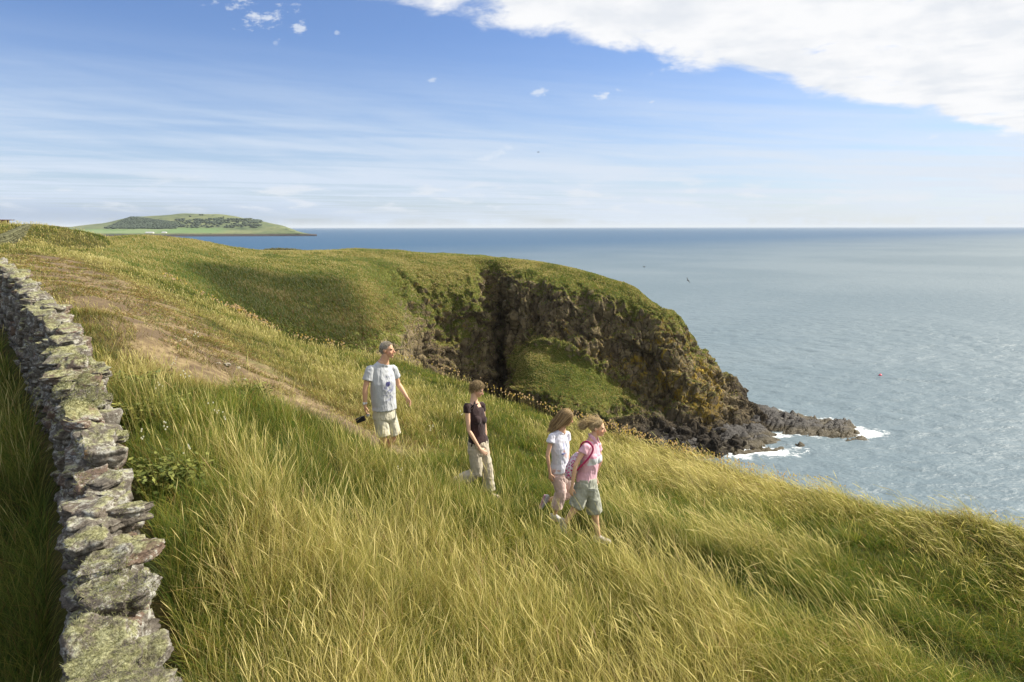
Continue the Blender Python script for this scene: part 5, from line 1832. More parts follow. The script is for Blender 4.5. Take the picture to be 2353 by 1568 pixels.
def hair_cap(pr, col, thick=0.008, brow=0.055, back=-0.075, extra=None, var=0.02, name='hair', seed=9):
    """close-fitting hair: the skull inflated, kept clear of the face by a slanted hairline"""
    bm = bmesh.new()
    H, ax, k = pr['H'], pr['ax'], pr['k']
    th_ = thick
    ball(bm, H(0, -0.020, 0.028), ax, (0.074 * k + th_, 0.094 * k + th_, 0.090 * k + th_), 28)
    # cut what lies in front of and below the hairline
    pl_co = H(0, brow, 0.045); pl_n = (pr['hf'] * 0.80 - pr['hu'] * 0.60).normalized()
    bmesh.ops.bisect_plane(bm, geom=bm.verts[:] + bm.edges[:] + bm.faces[:], plane_co=pl_co, plane_no=pl_n, clear_outer=True)
    pl_co = H(0, -.05, back + 0.02); pl_n = (-pr['hu'] + pr['hf'] * 0.30).normalized()
    bmesh.ops.bisect_plane(bm, geom=bm.verts[:] + bm.edges[:] + bm.faces[:], plane_co=pl_co, plane_no=pl_n, clear_outer=True)
    bmesh.ops.holes_fill(bm, edges=[e for e in bm.edges if e.is_boundary], sides=0)
    if extra: extra(bm)
    c_ = np.array(col)
    def tn(V, N):
        w_ = fbm(V * np.array([90, 90, 40]), 3, seed)
        return c_[None, :] * (0.55 + 0.9 * w_[:, None])
    return finish(name, bm, haircap_m, pr['root'], pr['g'], voxel=0.005, smooth=2, tint=tn, wrinkle=0.003, wscale=(60, 60, 30))


def jp(ox, oy, kx):
    """study print crop coordinates to sight-line points"""
    def f(cx_, cy_, Y):
        return P((ox + cx_ / kx) * 0.91914, (oy + cy_ / kx) * 0.91914, Y)
    return f


A1 = jp(860, 820, 3.563)
A2 = jp(1260, 960, 3.733)

# ------------------------------------------------------------------ the man
Y = 10.3
gz = float(land(np.array([A1(345, 1180, Y)[0]]), np.array([Y]))[0])
gp = A1(350, 1180, Y)
man = dict(ground=(gp[0], Y, gz), facing=(0.75, -0.6, 0), look=(0.97, -0.20, 0.02), headup=(0.02, 0.1, 1),
           head=A1(384, 196, Y), neck=A1(352, 300, Y), shR=A1(232, 352, Y - .13), shL=A1(432, 346, Y + .13),
           elR=A1(186, 545, Y - .20), wrR=A1(186, 690, Y - .22), elL=A1(482, 500, Y + .20), wrL=A1(558, 618, Y + .12),
           handR=((0.05, -0.1, -1), (0.9, 0.5, 0), 0.95, 1), handL=((0.55, -0.2, -0.8), (-.5, -.6, -.3), 0.75, 1),
           hipR=A1(315, 770, Y - .06), hipL=A1(402, 765, Y + .07), knR=A1(352, 965, Y - .09), anR=A1(318, 1155, Y - .05), knL=A1(448, 950, Y + .10), anL=A1(345, 1120, Y + .10),
           toeR=(1, -.3, -.12), toeL=(0.85, -.2, -.45))
BM = dict(head=.252, torso=(.182, .122, .165, .118, .170, .125), arm=.050, leg=.088, skin=(.58, .335, .205), hand=1.02, neckr=.067, foot=1.1)
pm = person('older man in a pale grey printed t-shirt and beige shorts, last of the four walkers', man, BM)
print('man height', float((V3(A1(375, 115, Y)) - V3(man['ground'])).z))
fr_, sd_, ch = np.array(pm['front']), np.array(pm['side']), np.array(pm['chest'])


def man_print(V, N):
    T = np.tile(np.array([.45, .465, .485]), (len(V), 1))
    q = V - ch
    a, u_ = q @ sd_, q[:, 2]
    fm_ = sstep(N @ fr_, 0.0, 0.4)
    n_ = fbm(V * 26, 3, 71); n2_ = fbm(V * 60, 2, 72)
    d1 = np.exp(-((a - .005) / .046) ** 2 - ((u_ + .002) / .042) ** 2)
    m1 = sstep(d1 * (0.6 + 0.8 * n2_), .35, .5) * fm_
    T = T * (1 - m1[:, None]) + np.array([.055, .055, .15]) * m1[:, None]
    d2 = sstep(n_, .50, .60) * np.exp(-((a - .02) / .10) ** 4 - ((u_ + .12) / .15) ** 4) * fm_ * .75
    T = T * (1 - d2[:, None]) + np.array([.13, .14, .27]) * d2[:, None]
    d3 = np.exp(-((a - .03) / .075) ** 6 - ((u_ - .105) / .010) ** 2) * fm_ * .45
    T = T * (1 - d3[:, None]) + np.array([.16, .17, .28]) * d3[:, None]
    return T


shirt(pm, None, length=-0.085, sleeve=.56, loose=.022, tint=man_print, flare=.010, slr=1.45, seed=3, wr=.009, name='t_shirt')
trousers(pm, (.52, .49, .38), .98, .98, loose=.020, hem_r=.098, thigh=1.14, name='shorts', wr=.010, seed=5, waist_up=.13)
shoe(pm, 'R', (.16, .10, .06), (.10, .08, .06), name='sandal', sandal=True)
shoe(pm, 'L', (.16, .10, .06), (.10, .08, .06), name='sandal', sandal=True)
mh = hair_cap(pm, (.36, .32, .275), .0005, brow=.040, back=-.070)
rt, nn = scalp(pm, 3500, cond=lambda v: (v[:, 1] * .8 - (v[:, 2] - .2) * .6 < .42) & (v[:, 2] > -.75) & ~((np.abs(v[:, 0]) > .8) & (v[:, 2] < -.15) & (v[:, 1] > -.1)), infl=1.04)
strands(pm, rt, nn + np.array([.1, 0, .15]), RNG.uniform(.006, .012, len(rt)), (.16, .14, .115), (.68, .62, .54), grav=.2, wind=(.1, 0, 0), r=.0014, parent=mh, k=4)
# watch
bm = bmesh.new(); w0 = V3(man['wrR']); e0 = V3(man['elR']); dd = (w0 - e0).normalized()
tube(bm, [w0 - dd * .050, w0 - dd * .022], [.0335, .0325], n=20)
wa = finish('wristwatch', bm, tint_material('steel', .35, .6, .05, 30), pm['root'], pm['g'], voxel=.004, smooth=1, tint=const((.50, .50, .50)))
bm = bmesh.new(); fc = w0 - dd * .036 + Vector((-.3, -1, 0)).normalized() * .034
fa = Vector((-.3, -1, 0)).normalized()
tube(bm, [fc - fa * .004, fc + fa * .006], [.020, .018], n=20)
finish('watch_face', bm, tint_material('watch_glass', .2, .6, .02, 30), wa, pm['g'], voxel=.003, smooth=1, tint=const((.80, .80, .82)))
# the black case he carries: its own thing, held in the right hand
hw_ = V3(man['wrR']) + Vector((0.02, -.02, -.105))
cs = empty('camera_case', tuple(hw_ + Vector((0, 0, -.06))), 'small black camera case hanging from the man\'s right hand', 'case')
bm = bmesh.new()
cc_ = V3(A1(146, 816, Y - .22))
axx = Vector((.93, 0, .36)); azz = Vector((-.36, 0, .93))
g_ = bmesh.ops.create_cube(bm, size=1.0)
for v in g_['verts']:
    v.co = cc_ + axx * v.co.x * .135 + Vector((0, 1, 0)) * v.co.y * .062 + azz * v.co.z * .072
finish('case_body', bm, plain('black_nylon', (.012, .012, .014), .7, .3, .2, 40), cs, cs.location, voxel=.005, smooth=2)
bm = bmesh.new()
tube(bm, [cc_ + axx * .055 + azz * .025, cc_ + axx * .10 + azz * .05, hw_ + Vector((0, 0, -.02)), hw_ + Vector((.015, 0, .015))], [(.006, .003)] * 4, n=8)
finish('strap', bm, plain('black_strap', (.015, .015, .016), .7, .3), cs, cs.location, voxel=.0035, smooth=1)
bm = bmesh.new()
pcc = V3(A1(212, 775, Y - .22)); ball(bm, pcc, (axx, Vector((0, 1, 0)), azz), (.030, .016, .034), 14)
finish('silver_camera', bm, plain('silver', (.42, .42, .46), .35, .6, .05, 10), cs, cs.location, voxel=.004, smooth=1)

# ------------------------------------------------------------------ the woman
Y = 9.5
gp = A1(1290, 1490, Y); gz = float(land(np.array([gp[0]]), np.array([Y]))[0])
wom = dict(ground=(gp[0], Y, gz), facing=(0.9, -0.35, 0), look=(0.90, -0.22, -0.42), headup=(0.35, -.05, 1),
           head=A1(1186, 545, Y), neck=A1(1156, 662, Y), shR=A1(1092, 704, Y - .12), shL=A1(1224, 692, Y + .12),
           elR=A1(1110, 915, Y - .17), wrR=A1(1208, 1078, Y - .20), elL=A1(1250, 880, Y + .20), wrL=A1(1262, 1060, Y + .16),
           handR=((0.75, -.15, -.65), (-.3, .9, -.3), 0.35, 1), handL=((0.3, 0, -1), (0, -1, 0), 0.6, 1),
           hipR=A1(1150, 1075, Y - .08), hipL=A1(1235, 1070, Y + .08), knR=A1(1185, 1290, Y - .09), anR=A1(1010, 1368, Y - .05), knL=A1(1275, 1260, Y + .09), anL=A1(1290, 1462, Y + .08),
           toeR=(-.35, 0, -.94), soleR=(-.94, 0, .35), toeL=(1, -.15, -.08))
BW = dict(drop=-.012, head=.218, torso=(.148, .098, .118, .090, .158, .115), arm=.038, leg=.082, skin=(.68, .43, .29), hand=.90, neckr=.050, foot=.92, bust=.034)
pw = person('short-haired woman in a dark brown top and beige trousers, second from the back, looking down', wom, BW)
print('woman height', float((V3(A1(1190, 440, Y)) - V3(wom['ground'])).z))


def brown_top(V, N):
    return np.tile(np.array([.034, .019, .020]), (len(V), 1))


shirt(pw, None, length=-0.065, sleeve=.26, loose=.008, tint=brown_top, flare=.0, slr=1.30, seed=13, wr=.008, name='top', neck=.022)
trousers(pw, (.46, .41, .32), 1.80, 1.93, loose=.016, hem_r=.088, thigh=1.20, knee_r=.080, name='trousers', wr=.010, seed=15, waist_up=.115)
shoe(pw, 'R', (.45, .36, .25), (.40, .33, .24)); shoe(pw, 'L', (.45, .36, .25), (.40, .33, .24))
wh = hair_cap(pw, (.15, .10, .048), .010, brow=.050, back=-.085)
rt, nn = scalp(pw, 3800, cond=lambda v: (v[:, 1] * .8 - (v[:, 2] - .2) * .6 < .34) & (v[:, 2] > -.85) & ~((np.abs(v[:, 0]) > .75) & (v[:, 2] < -.1) & (v[:, 1] > .1)), infl=1.12)
flow_hair(pw, rt, lambda p, loc: np.array([-.25, 0, -.75]) + np.array(pw['hf']) * .5 * (loc[:, 1:2] > 0), RNG.uniform(.020, .048, len(rt)), (.060, .034, .014), (.44, .32, .16), follow=.30, r=.0014, parent=wh, k=6, infl=1.09, jitter=.6, d0=nn * .6 + RNG.normal(0, .35, nn.shape))

# ------------------------------------------------------------------ the long-haired girl
Y = 8.85
gp = A2(480, 1290, Y); gz = float(land(np.array([gp[0]]), np.array([Y]))[0])
g1 = dict(ground=(gp[0], Y, gz), facing=(0.85, -0.55, 0), look=(0.93, -0.16, -0.34), headup=(0.3, 0, 1),
          head=A2(578, 312, Y), neck=A2(538, 438, Y), shR=A2(446, 484, Y - .12), shL=A2(584, 462, Y + .12),
          elR=A2(404, 670, Y - .17), wrR=A2(428, 838, Y - .16), elL=A2(592, 640, Y + .20), wrL=A2(606, 800, Y + .22),
          handR=((0.12, 0, -1), (.5, .8, 0), 0.6, 1), handL=((0.3, 0, -1), (0, -1, 0), .5, 1),
          hipR=A2(482, 850, Y - .07), hipL=A2(560, 850, Y + .07), knR=A2(528, 1010, Y - .08), anR=A2(470, 1215, Y - .06), knL=A2(635, 1010, Y + .10), anL=A2(415, 1085, Y + .06),
          toeR=(.9, -.2, -.25), toeL=(-.35, 0, -.94), soleL=(-.94, 0, .35))
BG = dict(drop=.0, head=.212, torso=(.136, .088, .112, .084, .134, .098), arm=.034, leg=.072, skin=(.66, .40, .26), hand=.82, neckr=.046, foot=.92)
p1 = person('long-haired girl in a white printed t-shirt and pale pink trousers, third in the line', g1, BG)
print('girl1 height', float((V3(A2(580, 210, Y)) - V3(g1['ground'])).z))
f1, s1, c1 = np.array(p1['front']), np.array(p1['side']), np.array(p1['chest'])


def pastel(V, N):
    T = np.tile(np.array([.68, .68, .76]), (len(V), 1))
    q = V - c1; a, u_ = q @ s1, q[:, 2]
    fm_ = sstep(N @ f1, -.1, .3)
    for (a0, u0, ra, ru, c_, am) in ((-.035, .035, .014, .045, (.25, .28, .55), .75), (.01, .02, .03, .04, (.62, .68, .85), .6), (-.03, -.035, .018, .020, (.75, .42, .40), .7),
                                     (-.045, -.065, .030, .014, (.14, .18, .45), .85), (-.005, -.085, .032, .020, (.72, .42, .42), .6), (.02, -.115, .034, .018, (.75, .50, .48), .6),
                                     (-.03, -.16, .016, .030, (.40, .42, .62), .4), (.01, -.19, .02, .012, (.30, .32, .55), .5)):
        w_ = sstep(np.exp(-((a - a0) / ra) ** 2 - ((u_ - u0) / ru) ** 2) * (.5 + fbm(V * 40, 2, int(abs(u0) * 1000))), .25, .45) * fm_ * am
        T = T * (1 - w_[:, None]) + np.array(c_) * w_[:, None]
    return T


shirt(p1, None, length=-0.055, sleeve=.34, loose=.010, tint=pastel, flare=.004, slr=1.55, seed=23, wr=.009, name='t_shirt')
trousers(p1, (.62, .46, .42), 1.72, 1.42, loose=.016, hem_r=.076, thigh=1.22, knee_r=.074, name='trousers', wr=.010, seed=25, waist_up=.12)
shoe(p1, 'R', (.50, .49, .50), (.55, .30, .38), name='trainer'); shoe(p1, 'L', (.50, .49, .50), (.55, .30, .38), name='trainer')


def long_hair(bm):
    H, k = p1['H'], p1['k']
    base = H(0, -.065, .02)
    pts = [base, H(0, -.085, -.05), V3(A2(490, 420, Y - .02)), V3(A2(450, 462, Y - .0))]
    cap_tube(bm, pts, [(.060 * k, .030 * k), (.060 * k, .028 * k), (.042, .024), (.02, .012)], side=Vector((0, 1, 0)), n=16)


lh = hair_cap(p1, (.14, .09, .042), .001, brow=.060, back=-.085, extra=long_hair)
rt, nn = scalp(p1, 5200, cond=lambda v: (v[:, 1] * .8 - (v[:, 2] - .2) * .6 < .46) & (v[:, 2] > -.8) & ~((np.abs(v[:, 0]) > .6) & (v[:, 2] < -.2) & (v[:, 1] > .35)), infl=1.10)
def tgt1(p, loc):
    low_ = np.clip(-loc[:, 2:3], 0, 1)
    return np.array([-.50, 0.0, -1.0]) + np.array([-.35, 0, .15]) * low_ + np.where((loc[:, 1:2] > .2) & (loc[:, 2:3] > -.2), 1.0, 0.0) * np.array([-.35, 0, .2])


flow_hair(p1, rt, tgt1, RNG.uniform(.11, .27, len(rt)), (.055, .030, .011), (.55, .38, .18), follow=.42, r=.0016, parent=lh, k=12, infl=1.025, jitter=.22, noise_s=22)


# ------------------------------------------------------------------ the fair girl in pink
Y = 8.0
gp = A2(880, 1450, Y); gz = float(land(np.array([gp[0]]), np.array([Y]))[0])
g2 = dict(ground=(gp[0], Y, gz), facing=(0.9, -0.4, 0), look=(0.96, -0.26, -0.10), headup=(0.1, 0, 1),
          head=A2(872, 408, Y), neck=A2(822, 506, Y), shR=A2(762, 568, Y - .12), shL=A2(868, 548, Y + .12),
          elR=A2(664, 760, Y - .17), wrR=A2(632, 965, Y - .16), elL=A2(900, 720, Y + .18), wrL=A2(840, 860, Y + .20),
          handR=((-.15, 0, -1), (.6, .7, 0), .7, 1), handL=((0.3, 0, -1), (0, -1, 0), .5, 1),
          hipR=A2(730, 920, Y - .07), hipL=A2(800, 920, Y + .07), knR=A2(682, 1125, Y - .08), anR=A2(575, 1290, Y - .06), knL=A2(832, 1140, Y + .08), anL=A2(878, 1415, Y + .06),
          toeR=(.35, 0, -.94), soleR=(-.94, 0, -.35), toeL=(1, -.1, -.1))
BG2 = dict(head=.214, torso=(.132, .090, .112, .086, .134, .100), arm=.034, leg=.074, skin=(.68, .42, .27), hand=.82, neckr=.046, foot=.94, bust=.030)
p2 = person('fair-haired girl in a pink polo shirt and grey-green cargo shorts, leading the walkers', g2, BG2)
print('girl2 height', float((V3(A2(870, 300, Y)) - V3(g2['ground'])).z))
c2 = np.array(p2['chest']); f2_, s2_ = np.array(p2['front']), np.array(p2['side'])


def polo(V, N):
    T = np.tile(np.array([.70, .42, .50]), (len(V), 1))
    u_ = (V - c2)[:, 2]; a = (V - c2) @ s2_
    w_ = sstep(u_, -.075, -.068) * (1 - sstep(u_, .015, .022)) * (np.abs(a) < .125)
    T = T * (1 - w_[:, None]) + np.array([.66, .68, .70]) * w_[:, None]
    w_ = np.exp(-((u_ - .030) / .008) ** 2) * .6
    return T * (1 - w_[:, None]) + np.array([.60, .20, .33]) * w_[:, None]


ps = shirt(p2, None, length=-0.010, sleeve=.34, loose=.010, tint=polo, flare=.004, slr=1.50, seed=33, wr=.009, name='polo_shirt', neck=.012)
bm = bmesh.new()
nb = p2['nb']; up = Vector((0, 0, 1)); fr = p2['front']; sdv = p2['side']
for s_ in (-1, 1):
    tube(bm, [nb - fr * .045 + up * .035 + sdv * s_ * .01, nb + sdv * s_ * .050 + up * .030, nb + fr * .045 + sdv * s_ * .045 + up * .002, nb + fr * .085 + sdv * s_ * .030 - up * .055], [(.022, .006), (.026, .006), (.026, .006), (.012, .005)], side=up, n=10)
finish('collar', bm, cloth_m, ps, p2['g'], voxel=.004, smooth=2, tint=const((.74, .47, .55)))
sh2 = trousers(p2, (.34, .35, .29), 1.10, 1.22, loose=.016, hem_r=.092, thigh=1.22, name='shorts', wr=.013, seed=35, waist_up=.07)
bm = bmesh.new()
pkt = V3(A2(800, 985, Y - .04)) + Vector((0, -.09, 0))
tube(bm, [pkt + up * .045, pkt - up * .05], [(.052, .016), (.050, .016)], side=Vector((.95, -.3, 0)), n=4)
tube(bm, [pkt + up * .052 + Vector((0, -.006, 0)), pkt + up * .012 + Vector((0, -.008, 0))], [(.058, .018), (.054, .018)], side=Vector((.95, -.3, 0)), n=4)
finish('pocket', bm, cargo_m, sh2, p2['g'], voxel=.005, smooth=2, wrinkle=.004, tint=const((.36, .37, .31)))
shoe(p2, 'R', (.38, .34, .30)); shoe(p2, 'L', (.38, .34, .30))


def bun(bm):
    c_ = V3(A2(762, 385, Y))
    ball(bm, c_, (Vector((1, 0, 0)), Vector((0, 1, 0)), up), (.040, .034, .030), 14)
    cap_tube(bm, [p2['H'](0, -.09, .01), (p2['H'](0, -.10, 0) + c_) / 2, c_], [.030, .018, .022], n=10)


gh = hair_cap(p2, (.26, .175, .080), .003, brow=.048, back=-.075, extra=bun)
rt, nn = scalp(p2, 3400, cond=lambda v: (v[:, 1] * .8 - (v[:, 2] - .2) * .6 < .34) & (v[:, 2] > -.7) & ~((np.abs(v[:, 0]) > .7) & (v[:, 2] < -.1) & (v[:, 1] > -.1)), infl=1.09)
cbq = np.array(V3(A2(775, 388, Y)))


def tgt2(p, loc):
    v_ = cbq - p
    return v_ / np.maximum(np.linalg.norm(v_, axis=1, keepdims=True), 1e-6) + np.array([0, 0, .25]) * (loc[:, 2:3] > 0)


dl = np.linalg.norm(rt - cbq, axis=1)
flow_hair(p2, rt, tgt2, dl * RNG.uniform(.75, 1.12, len(rt)), (.15, .095, .038), (.70, .54, .30), follow=.55, r=.0016, parent=gh, k=9, infl=1.02)
rt, nn = scalp(p2, 130, cond=lambda v: (v[:, 1] < .5) & (v[:, 2] > .3), infl=1.10)
strands(p2, rt, nn * .6 + np.array([-.9, 0, .35]), RNG.uniform(.04, .10, len(rt)), (.30, .20, .09), (.70, .55, .32), grav=.2, wind=(-.3, 0, .1), jitter=.3, r=.0013, parent=gh, k=6, name='loose_wisps')
cb = np.array(V3(A2(762, 385, Y)))
v = RNG.normal(0, 1, (900, 3)); v /= np.linalg.norm(v, axis=1, keepdims=True)
strands(p2, cb + v * np.array([.040, .034, .030]), v * .5 + np.array([-.8, 0, .1]), RNG.uniform(.02, .06, 900), (.17, .11, .045), (.60, .46, .26), grav=.2, wind=(-.3, 0, .1), r=.0014, parent=gh, k=5, name='bun_strands')

# ------------------------------------------------------------------ her floral bag
bag_m, t, b = material('floral_cloth', .85, .2)
pos = t.new('ShaderNodeTexCoord').outputs['Object']
vf = t.vor(pos, 42.0, 'F1'); vcol = t.xyz(t.vor(pos, 42.0, 'F1', 1.0, 'Color'))[0]
fl_ = t.m('MULTIPLY', t.ss(vf, .42, .50, 1, 0), t.ss(vcol, .30, .34))
pet = t.mix(t.ss(vcol, .6, .65), (.60, .05, .22), (.36, .03, .16))
cb_ = t.mix(t.noise(pos, 30, 4, .6), (.62, .50, .56), (.78, .68, .70))
cbb = t.mix(fl_, cb_, pet)
cbb = t.mix(t.ss(t.vor(pos, 75.0, 'F1'), .16, .24, .8, 0), cbb, (.70, .22, .42))
t.put(b.inputs['Base Color'], cbb)
bc_ = V3(A2(640, 800, Y - .02))
bag = empty('shoulder_bag', tuple(bc_ - up * .14), 'pink floral cloth bag hanging behind the leading girl\'s back', 'bag')
bm = bmesh.new()
cap_tube(bm, [A2(682, 668, Y - .02), A2(655, 720, Y - .02), A2(630, 790, Y - .02), A2(612, 850, Y - .02)], [(.085, .030), (.10, .052), (.105, .066), (.095, .058)], side=Vector((0, 1, 0)), n=22)
finish('bag_body', bm, bag_m, bag, bag.location, voxel=.006, smooth=3, wrinkle=.010, wscale=(16, 16, 16), seed=44)
bm = bmesh.new()
stp = [V3(A2(700, 640, Y - .05)), V3(A2(725, 560, Y - .13)), V3(A2(775, 540, Y - .165)), V3(A2(815, 572, Y - .18)), V3(A2(828, 620, Y - .175)), V3(A2(790, 690, Y - .175)), V3(A2(735, 750, Y - .165)), V3(A2(680, 805, Y - .13)), V3(A2(655, 830, Y - .08))]
SP = catmull(np.array([list(q) for q in stp]), 5, 0)
tube(bm, [Vector(q) for q in SP], [(.006, .013)] * len(SP), side=Vector((0, 1, 0)), n=10)
finish('strap', bm, plain('magenta_strap', (.42, .035, .12), .7, .3), bag, bag.location, voxel=.0045, smooth=1)
# ================================================================== SMALL THINGS
# broad-leaved plants by the wall: leafy stems with many small leaves
leaf_m = tint_material('leaves', .7, .3, .25, 20)


def leafy(x, y, hgt, spread, nleaf, label, col0, col1, seed):
    r = np.random.default_rng(seed)
    z = float(land(np.array([x]), np.array([y]))[0])
    e = empty('leafy_plant', (x, y, z), label, 'plant', 'bramble plants along the wall')
    ns = 16
    st_v = []
    bm = bmesh.new()
    tips = []
    for i in range(ns):
        a = r.uniform(0, 6.28); l = r.uniform(.4, 1.0)
        tip = Vector((math.cos(a) * spread * l, math.sin(a) * spread * l, hgt * r.uniform(.5, 1.0)))
        midp = tip * .5 + Vector((0, 0, hgt * .25))
        tube(bm, [Vector((tip.x * .1, tip.y * .1, 0)), midp, tip], [.005, .004, .002], n=5)
        tips.append((midp, tip))
    me = bpy.data.meshes.new('stem'); bm.to_mesh(me); bm.free(); me.materials.append(plain('stem', (.10, .06, .03)))
    o = bpy.data.objects.new('stem', me); COL.objects.link(o); o.parent = e
    V, F, T = [], [], []
    for i in range(nleaf):
        m, tp = tips[r.integers(ns)]
        f = r.uniform(-.6, 1.05)
        p = np.array(m) + (np.array(tp) - np.array(m)) * f + r.normal(0, .05, 3)
        p[2] = max(p[2], .02)
        s_ = r.uniform(.016, .034)
        d = r.normal(0, 1, 3); d[2] *= .4; d /= np.linalg.norm(d)
        u_ = np.cross(d, r.normal(0, .5, 3) + np.array([0, 0, 1.2])); u_ /= np.linalg.norm(u_)
        b_ = len(V)
        V += [p - d * s_, p - u_ * s_ * .6, p + d * s_ * 1.1, p + u_ * s_ * .6]
        F.append((b_, b_ + 1, b_ + 2, b_ + 3))
        c_ = np.array(col0) + (np.array(col1) - np.array(col0)) * r.random()
        T += [c_] * 4
    mesh_obj('foliage', V, F, leaf_m, e, False, attrs={'tint': np.array(T)})


PL = [(300, 905, 8.6, .42, .55, 2600, 'bushy bramble clump against the wall, farthest up the path', 1), (330, 1000, 7.3, .40, .45, 2400, 'yellow-green bramble clump in the middle of the row by the wall', 2),
      (575, 985, 8.9, .34, .26, 1200, 'small green leafy plant among the grass, right of the wall plants', 3), (385, 1120, 5.9, .36, .38, 2000, 'dark green bramble clump beside the wall, nearest the camera', 4)]
for (px, py, Yq, h_, s_, nl, lab, sd_) in PL:
    q = P(px, py, Yq)
    leafy(float(q[0]), float(q[1]), h_ * .60, s_ * 1.1, int(nl * .7), lab, (.055, .080, .014), (.19, .20, .040) if sd_ != 2 else (.26, .25, .05), 900 + sd_)

# dry thrift heads along the cliff edge, and a few meadow flowers: nobody could count them
def heads(name, pts3, rr, cols, label, stem_h, seed):
    r = np.random.default_rng(seed)
    n = len(pts3)
    top = pts3 + np.stack([r.normal(-.04, .03, n), r.normal(0, .03, n), stem_h], 1)
    k = 6
    s = np.linspace(0, 1, k)[None, :, None]
    pts = pts3[:, None, :] * (1 - s) + top[:, None, :] * s
    # last points bunch into the head
    up_ = np.array([0, 0, 1.0])
    pts[:, 2] = top - up_ * rr[:, None] * 1.5; pts[:, 1] = pts3 * .5 + top * .5; pts[:, 3] = top - up_ * rr[:, None]; pts[:, 4] = top; pts[:, 5] = top + up_ * rr[:, None] * .8
    rad = np.stack([rr * .10, rr * .10, rr * .12, rr * .7, rr, rr * .3], 1)
    col = np.repeat(cols[:, None, :], k, 1)
    col[:, :3] = np.array([.20, .16, .06])
    o = curves_obj(name, pts, rad, col, grass_m)
    tag(o, label, 'flowers', kind='stuff')


segs = np.array([[q[0], q[1]] for q in EDGE[3:17]])
seg_w = np.array([.5, 1.0, 1.4, 2.2, 2.2, 1.0, .6, .5, .7, .8, .9, 1.0, .8])[:len(segs) - 1]
N_ = 1500
si = RNG.choice(len(segs) - 1, N_, p=seg_w / seg_w.sum())
tt = RNG.random(N_)
pp = segs[si] * (1 - tt[:, None]) + segs[si + 1] * tt[:, None]
cl_n = f2(pp[:, 0], pp[:, 1], .9, 3, 55)
pp = pp[cl_n > .47]
pp = pp + RNG.normal(0, .22, pp.shape)
xx, yy = pp[:, 0], pp[:, 1]
zz = land(xx, yy)
dd_ = np.hypot(xx, yy)
rb = RNG.random((len(xx), 1))
cols = np.where(RNG.random((len(xx), 1)) < .7, np.array([.62, .42, .28]) * (.6 + .6 * rb), np.array([.55, .38, .10]) * (.7 + .5 * rb))
heads('thrift_flowers', np.stack([xx, yy, zz], 1), np.maximum(.011, dd_ * .0008) * RNG.uniform(.7, 1.3, len(xx)), cols, 'faded pinkish brown thrift heads along the cliff edge', RNG.uniform(.30, .50, len(xx)), 4)
WF = [(430, 785), (452, 768), (855, 880), (365, 890), (410, 830), (432, 870), (335, 1010), (395, 990), (440, 1040), (500, 950), (520, 962), (1000, 985), (1060, 950), (930, 1085)]
pts_, rr_ = [], []
for (a, b_) in WF:
    for j in range(5):
        for Yq in np.arange(3.0, 26, .1):
            q = P(a + RNG.normal(0, 3), b_ + RNG.normal(0, 3), Yq)
            g_ = float(land(np.array([q[0]]), np.array([q[1]]))[0])
            if q[2] < g_ + .30:
                pts_.append([q[0], q[1], g_]); rr_.append(max(.007, Yq * .0007)); break
if pts_:
    n = len(pts_)
    heads('meadow_flowers', np.array(pts_), np.array(rr_), np.tile(np.array([.78, .76, .70]), (n, 1)), 'small white meadow flowers scattered beside the path', RNG.uniform(.28, .38, n), 6)

# pale stones bedded in the path
r = random.Random(77)
for i, (a, b_, Yq, s_, lab) in enumerate([(520, 832, 12.8, .20, 'flat pale stone bedded in the path, largest of the group'), (545, 826, 13.0, .12, 'pale stone bedded in the path, right of the largest one'),
                                          (500, 838, 12.6, .10, 'small pale stone bedded in the path, left of the largest one'), (560, 842, 12.5, .13, 'pale stone in the path, nearest the right grass edge of the group')]):
    q = P(a, b_, Yq); g_ = float(land(np.array([q[0]]), np.array([q[1]]))[0])
    V, Fc = MID[i]
    o = mesh_obj('stone', V * np.array([s_ * 1.0, s_ * .7, s_ * .3]), Fc, plain('pale_stone', (.30, .27, .21), .9, .2, .3, 12, .01), None, False, loc=(float(q[0]), float(q[1]), g_ + s_ * .08))
    o.rotation_euler = (0, 0, r.uniform(0, 3))
    tag(o, lab, 'stone', 'pale stones in the path')

# birds over the sea
bird_m = plain('dark_feathers', (.035, .032, .03), .8, .2)


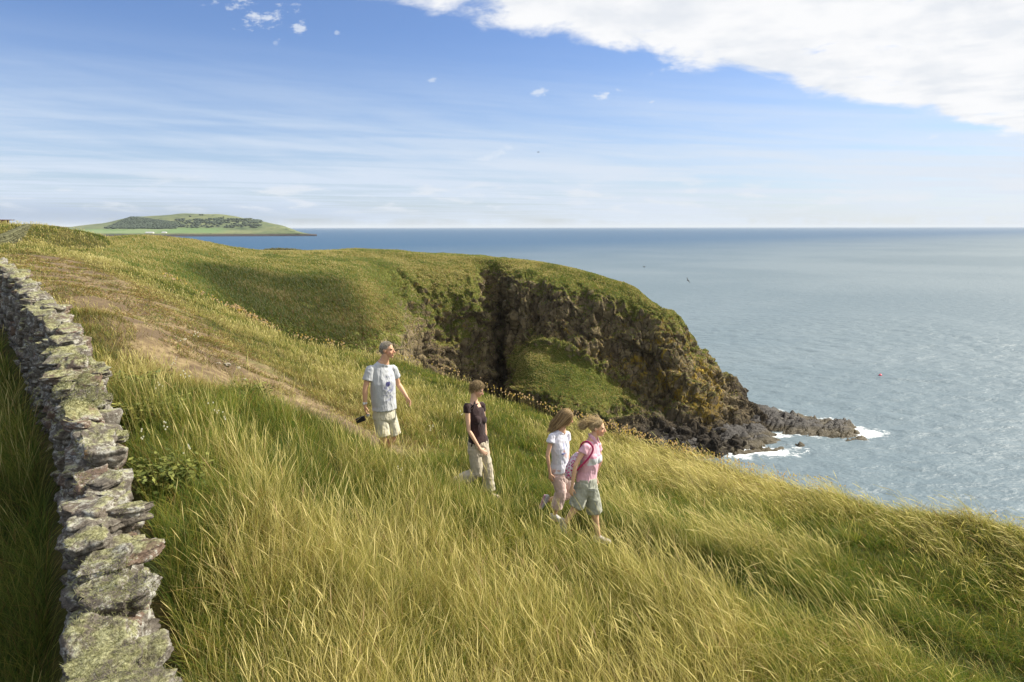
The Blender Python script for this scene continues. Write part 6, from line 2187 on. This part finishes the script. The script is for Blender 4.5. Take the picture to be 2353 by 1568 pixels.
def bird(px, py, Yq, roll, yaw, lab, span=1.3):
    q = P(px, py, Yq)
    e = empty('bird', tuple(q), lab, 'bird', 'birds flying over the sea')
    bm = bmesh.new()
    X, Yv, Z = Vector((1, 0, 0)), Vector((0, 1, 0)), Vector((0, 0, 1))
    cap_tube(bm, [(-.26, 0, .0), (-.10, 0, 0), (.08, 0, 0), (.20, 0, .02), (.27, 0, .02)], [(.035, .012), (.065, .06), (.075, .07), (.045, .045), (.03, .03)], side=Yv, n=10)
    cap_tube(bm, [(.27, 0, .02), (.33, 0, .01)], [.022, .006], n=8)
    for s_ in (-1, 1):
        h = span / 2
        cap_tube(bm, [(.04, .03 * s_, .02), (.07, h * .45 * s_, .10), (-.02, h * .75 * s_, .08), (-.16, h * s_, .02)], [(.085, .016), (.075, .012), (.05, .009), (.012, .005)], side=X, n=10)
    o = finish('body', bm, bird_m, e, (0, 0, 0), voxel=.012, smooth=1)
    e.rotation_euler = (roll, 0, yaw)
    return e


bird(1480, 614, 150, 0.1, R(20), 'dark bird far out, left of the other one over the sea')
bird(1581, 645, 120, -0.75, R(200), 'dark bird banking on tilted wings, right of the other one', 1.5)
bird(1237, 350, 160, 0.1, R(15), 'tiny dark bird high in the pale sky above the horizon')
# pink buoy
q = Pz(2022, 868, 0)
bu = empty('buoy', (q[0], q[1], 0.25), 'small pink round buoy floating on the open water at the right', 'buoy')
bm = bmesh.new(); ball(bm, (0, 0, .12), (Vector((1, 0, 0)), Vector((0, 1, 0)), Vector((0, 0, 1))), (.32, .32, .30), 18)
cap_tube(bm, [(0, 0, .38), (0, 0, .50)], [.08, .06], n=10)
finish('float', bm, plain('pink_plastic', (.75, .12, .16), .5, .4), bu, (0, 0, 0), voxel=.02, smooth=1)
# ================================================================== AIR
hz_m = bpy.data.materials.new('haze')
hz_m.use_nodes = True
ht = NT(hz_m.node_tree); ht.n.clear()
pv = ht.new('ShaderNodeVolumePrincipled')
pv.inputs['Density'].default_value = 3.5e-5
pv.inputs['Color'].default_value = (0.80, 0.87, 0.95, 1)
ho = ht.new('ShaderNodeOutputMaterial'); ht.l.new(pv.outputs[0], ho.inputs['Volume'])
V, Fc = box(-75000, 75000, -75000, 75000, -8, 175)
hz = mesh_obj('haze', V, Fc, hz_m, None, False)
tag(hz, 'thin pale sea haze over the water and the far island', 'haze', kind='stuff')
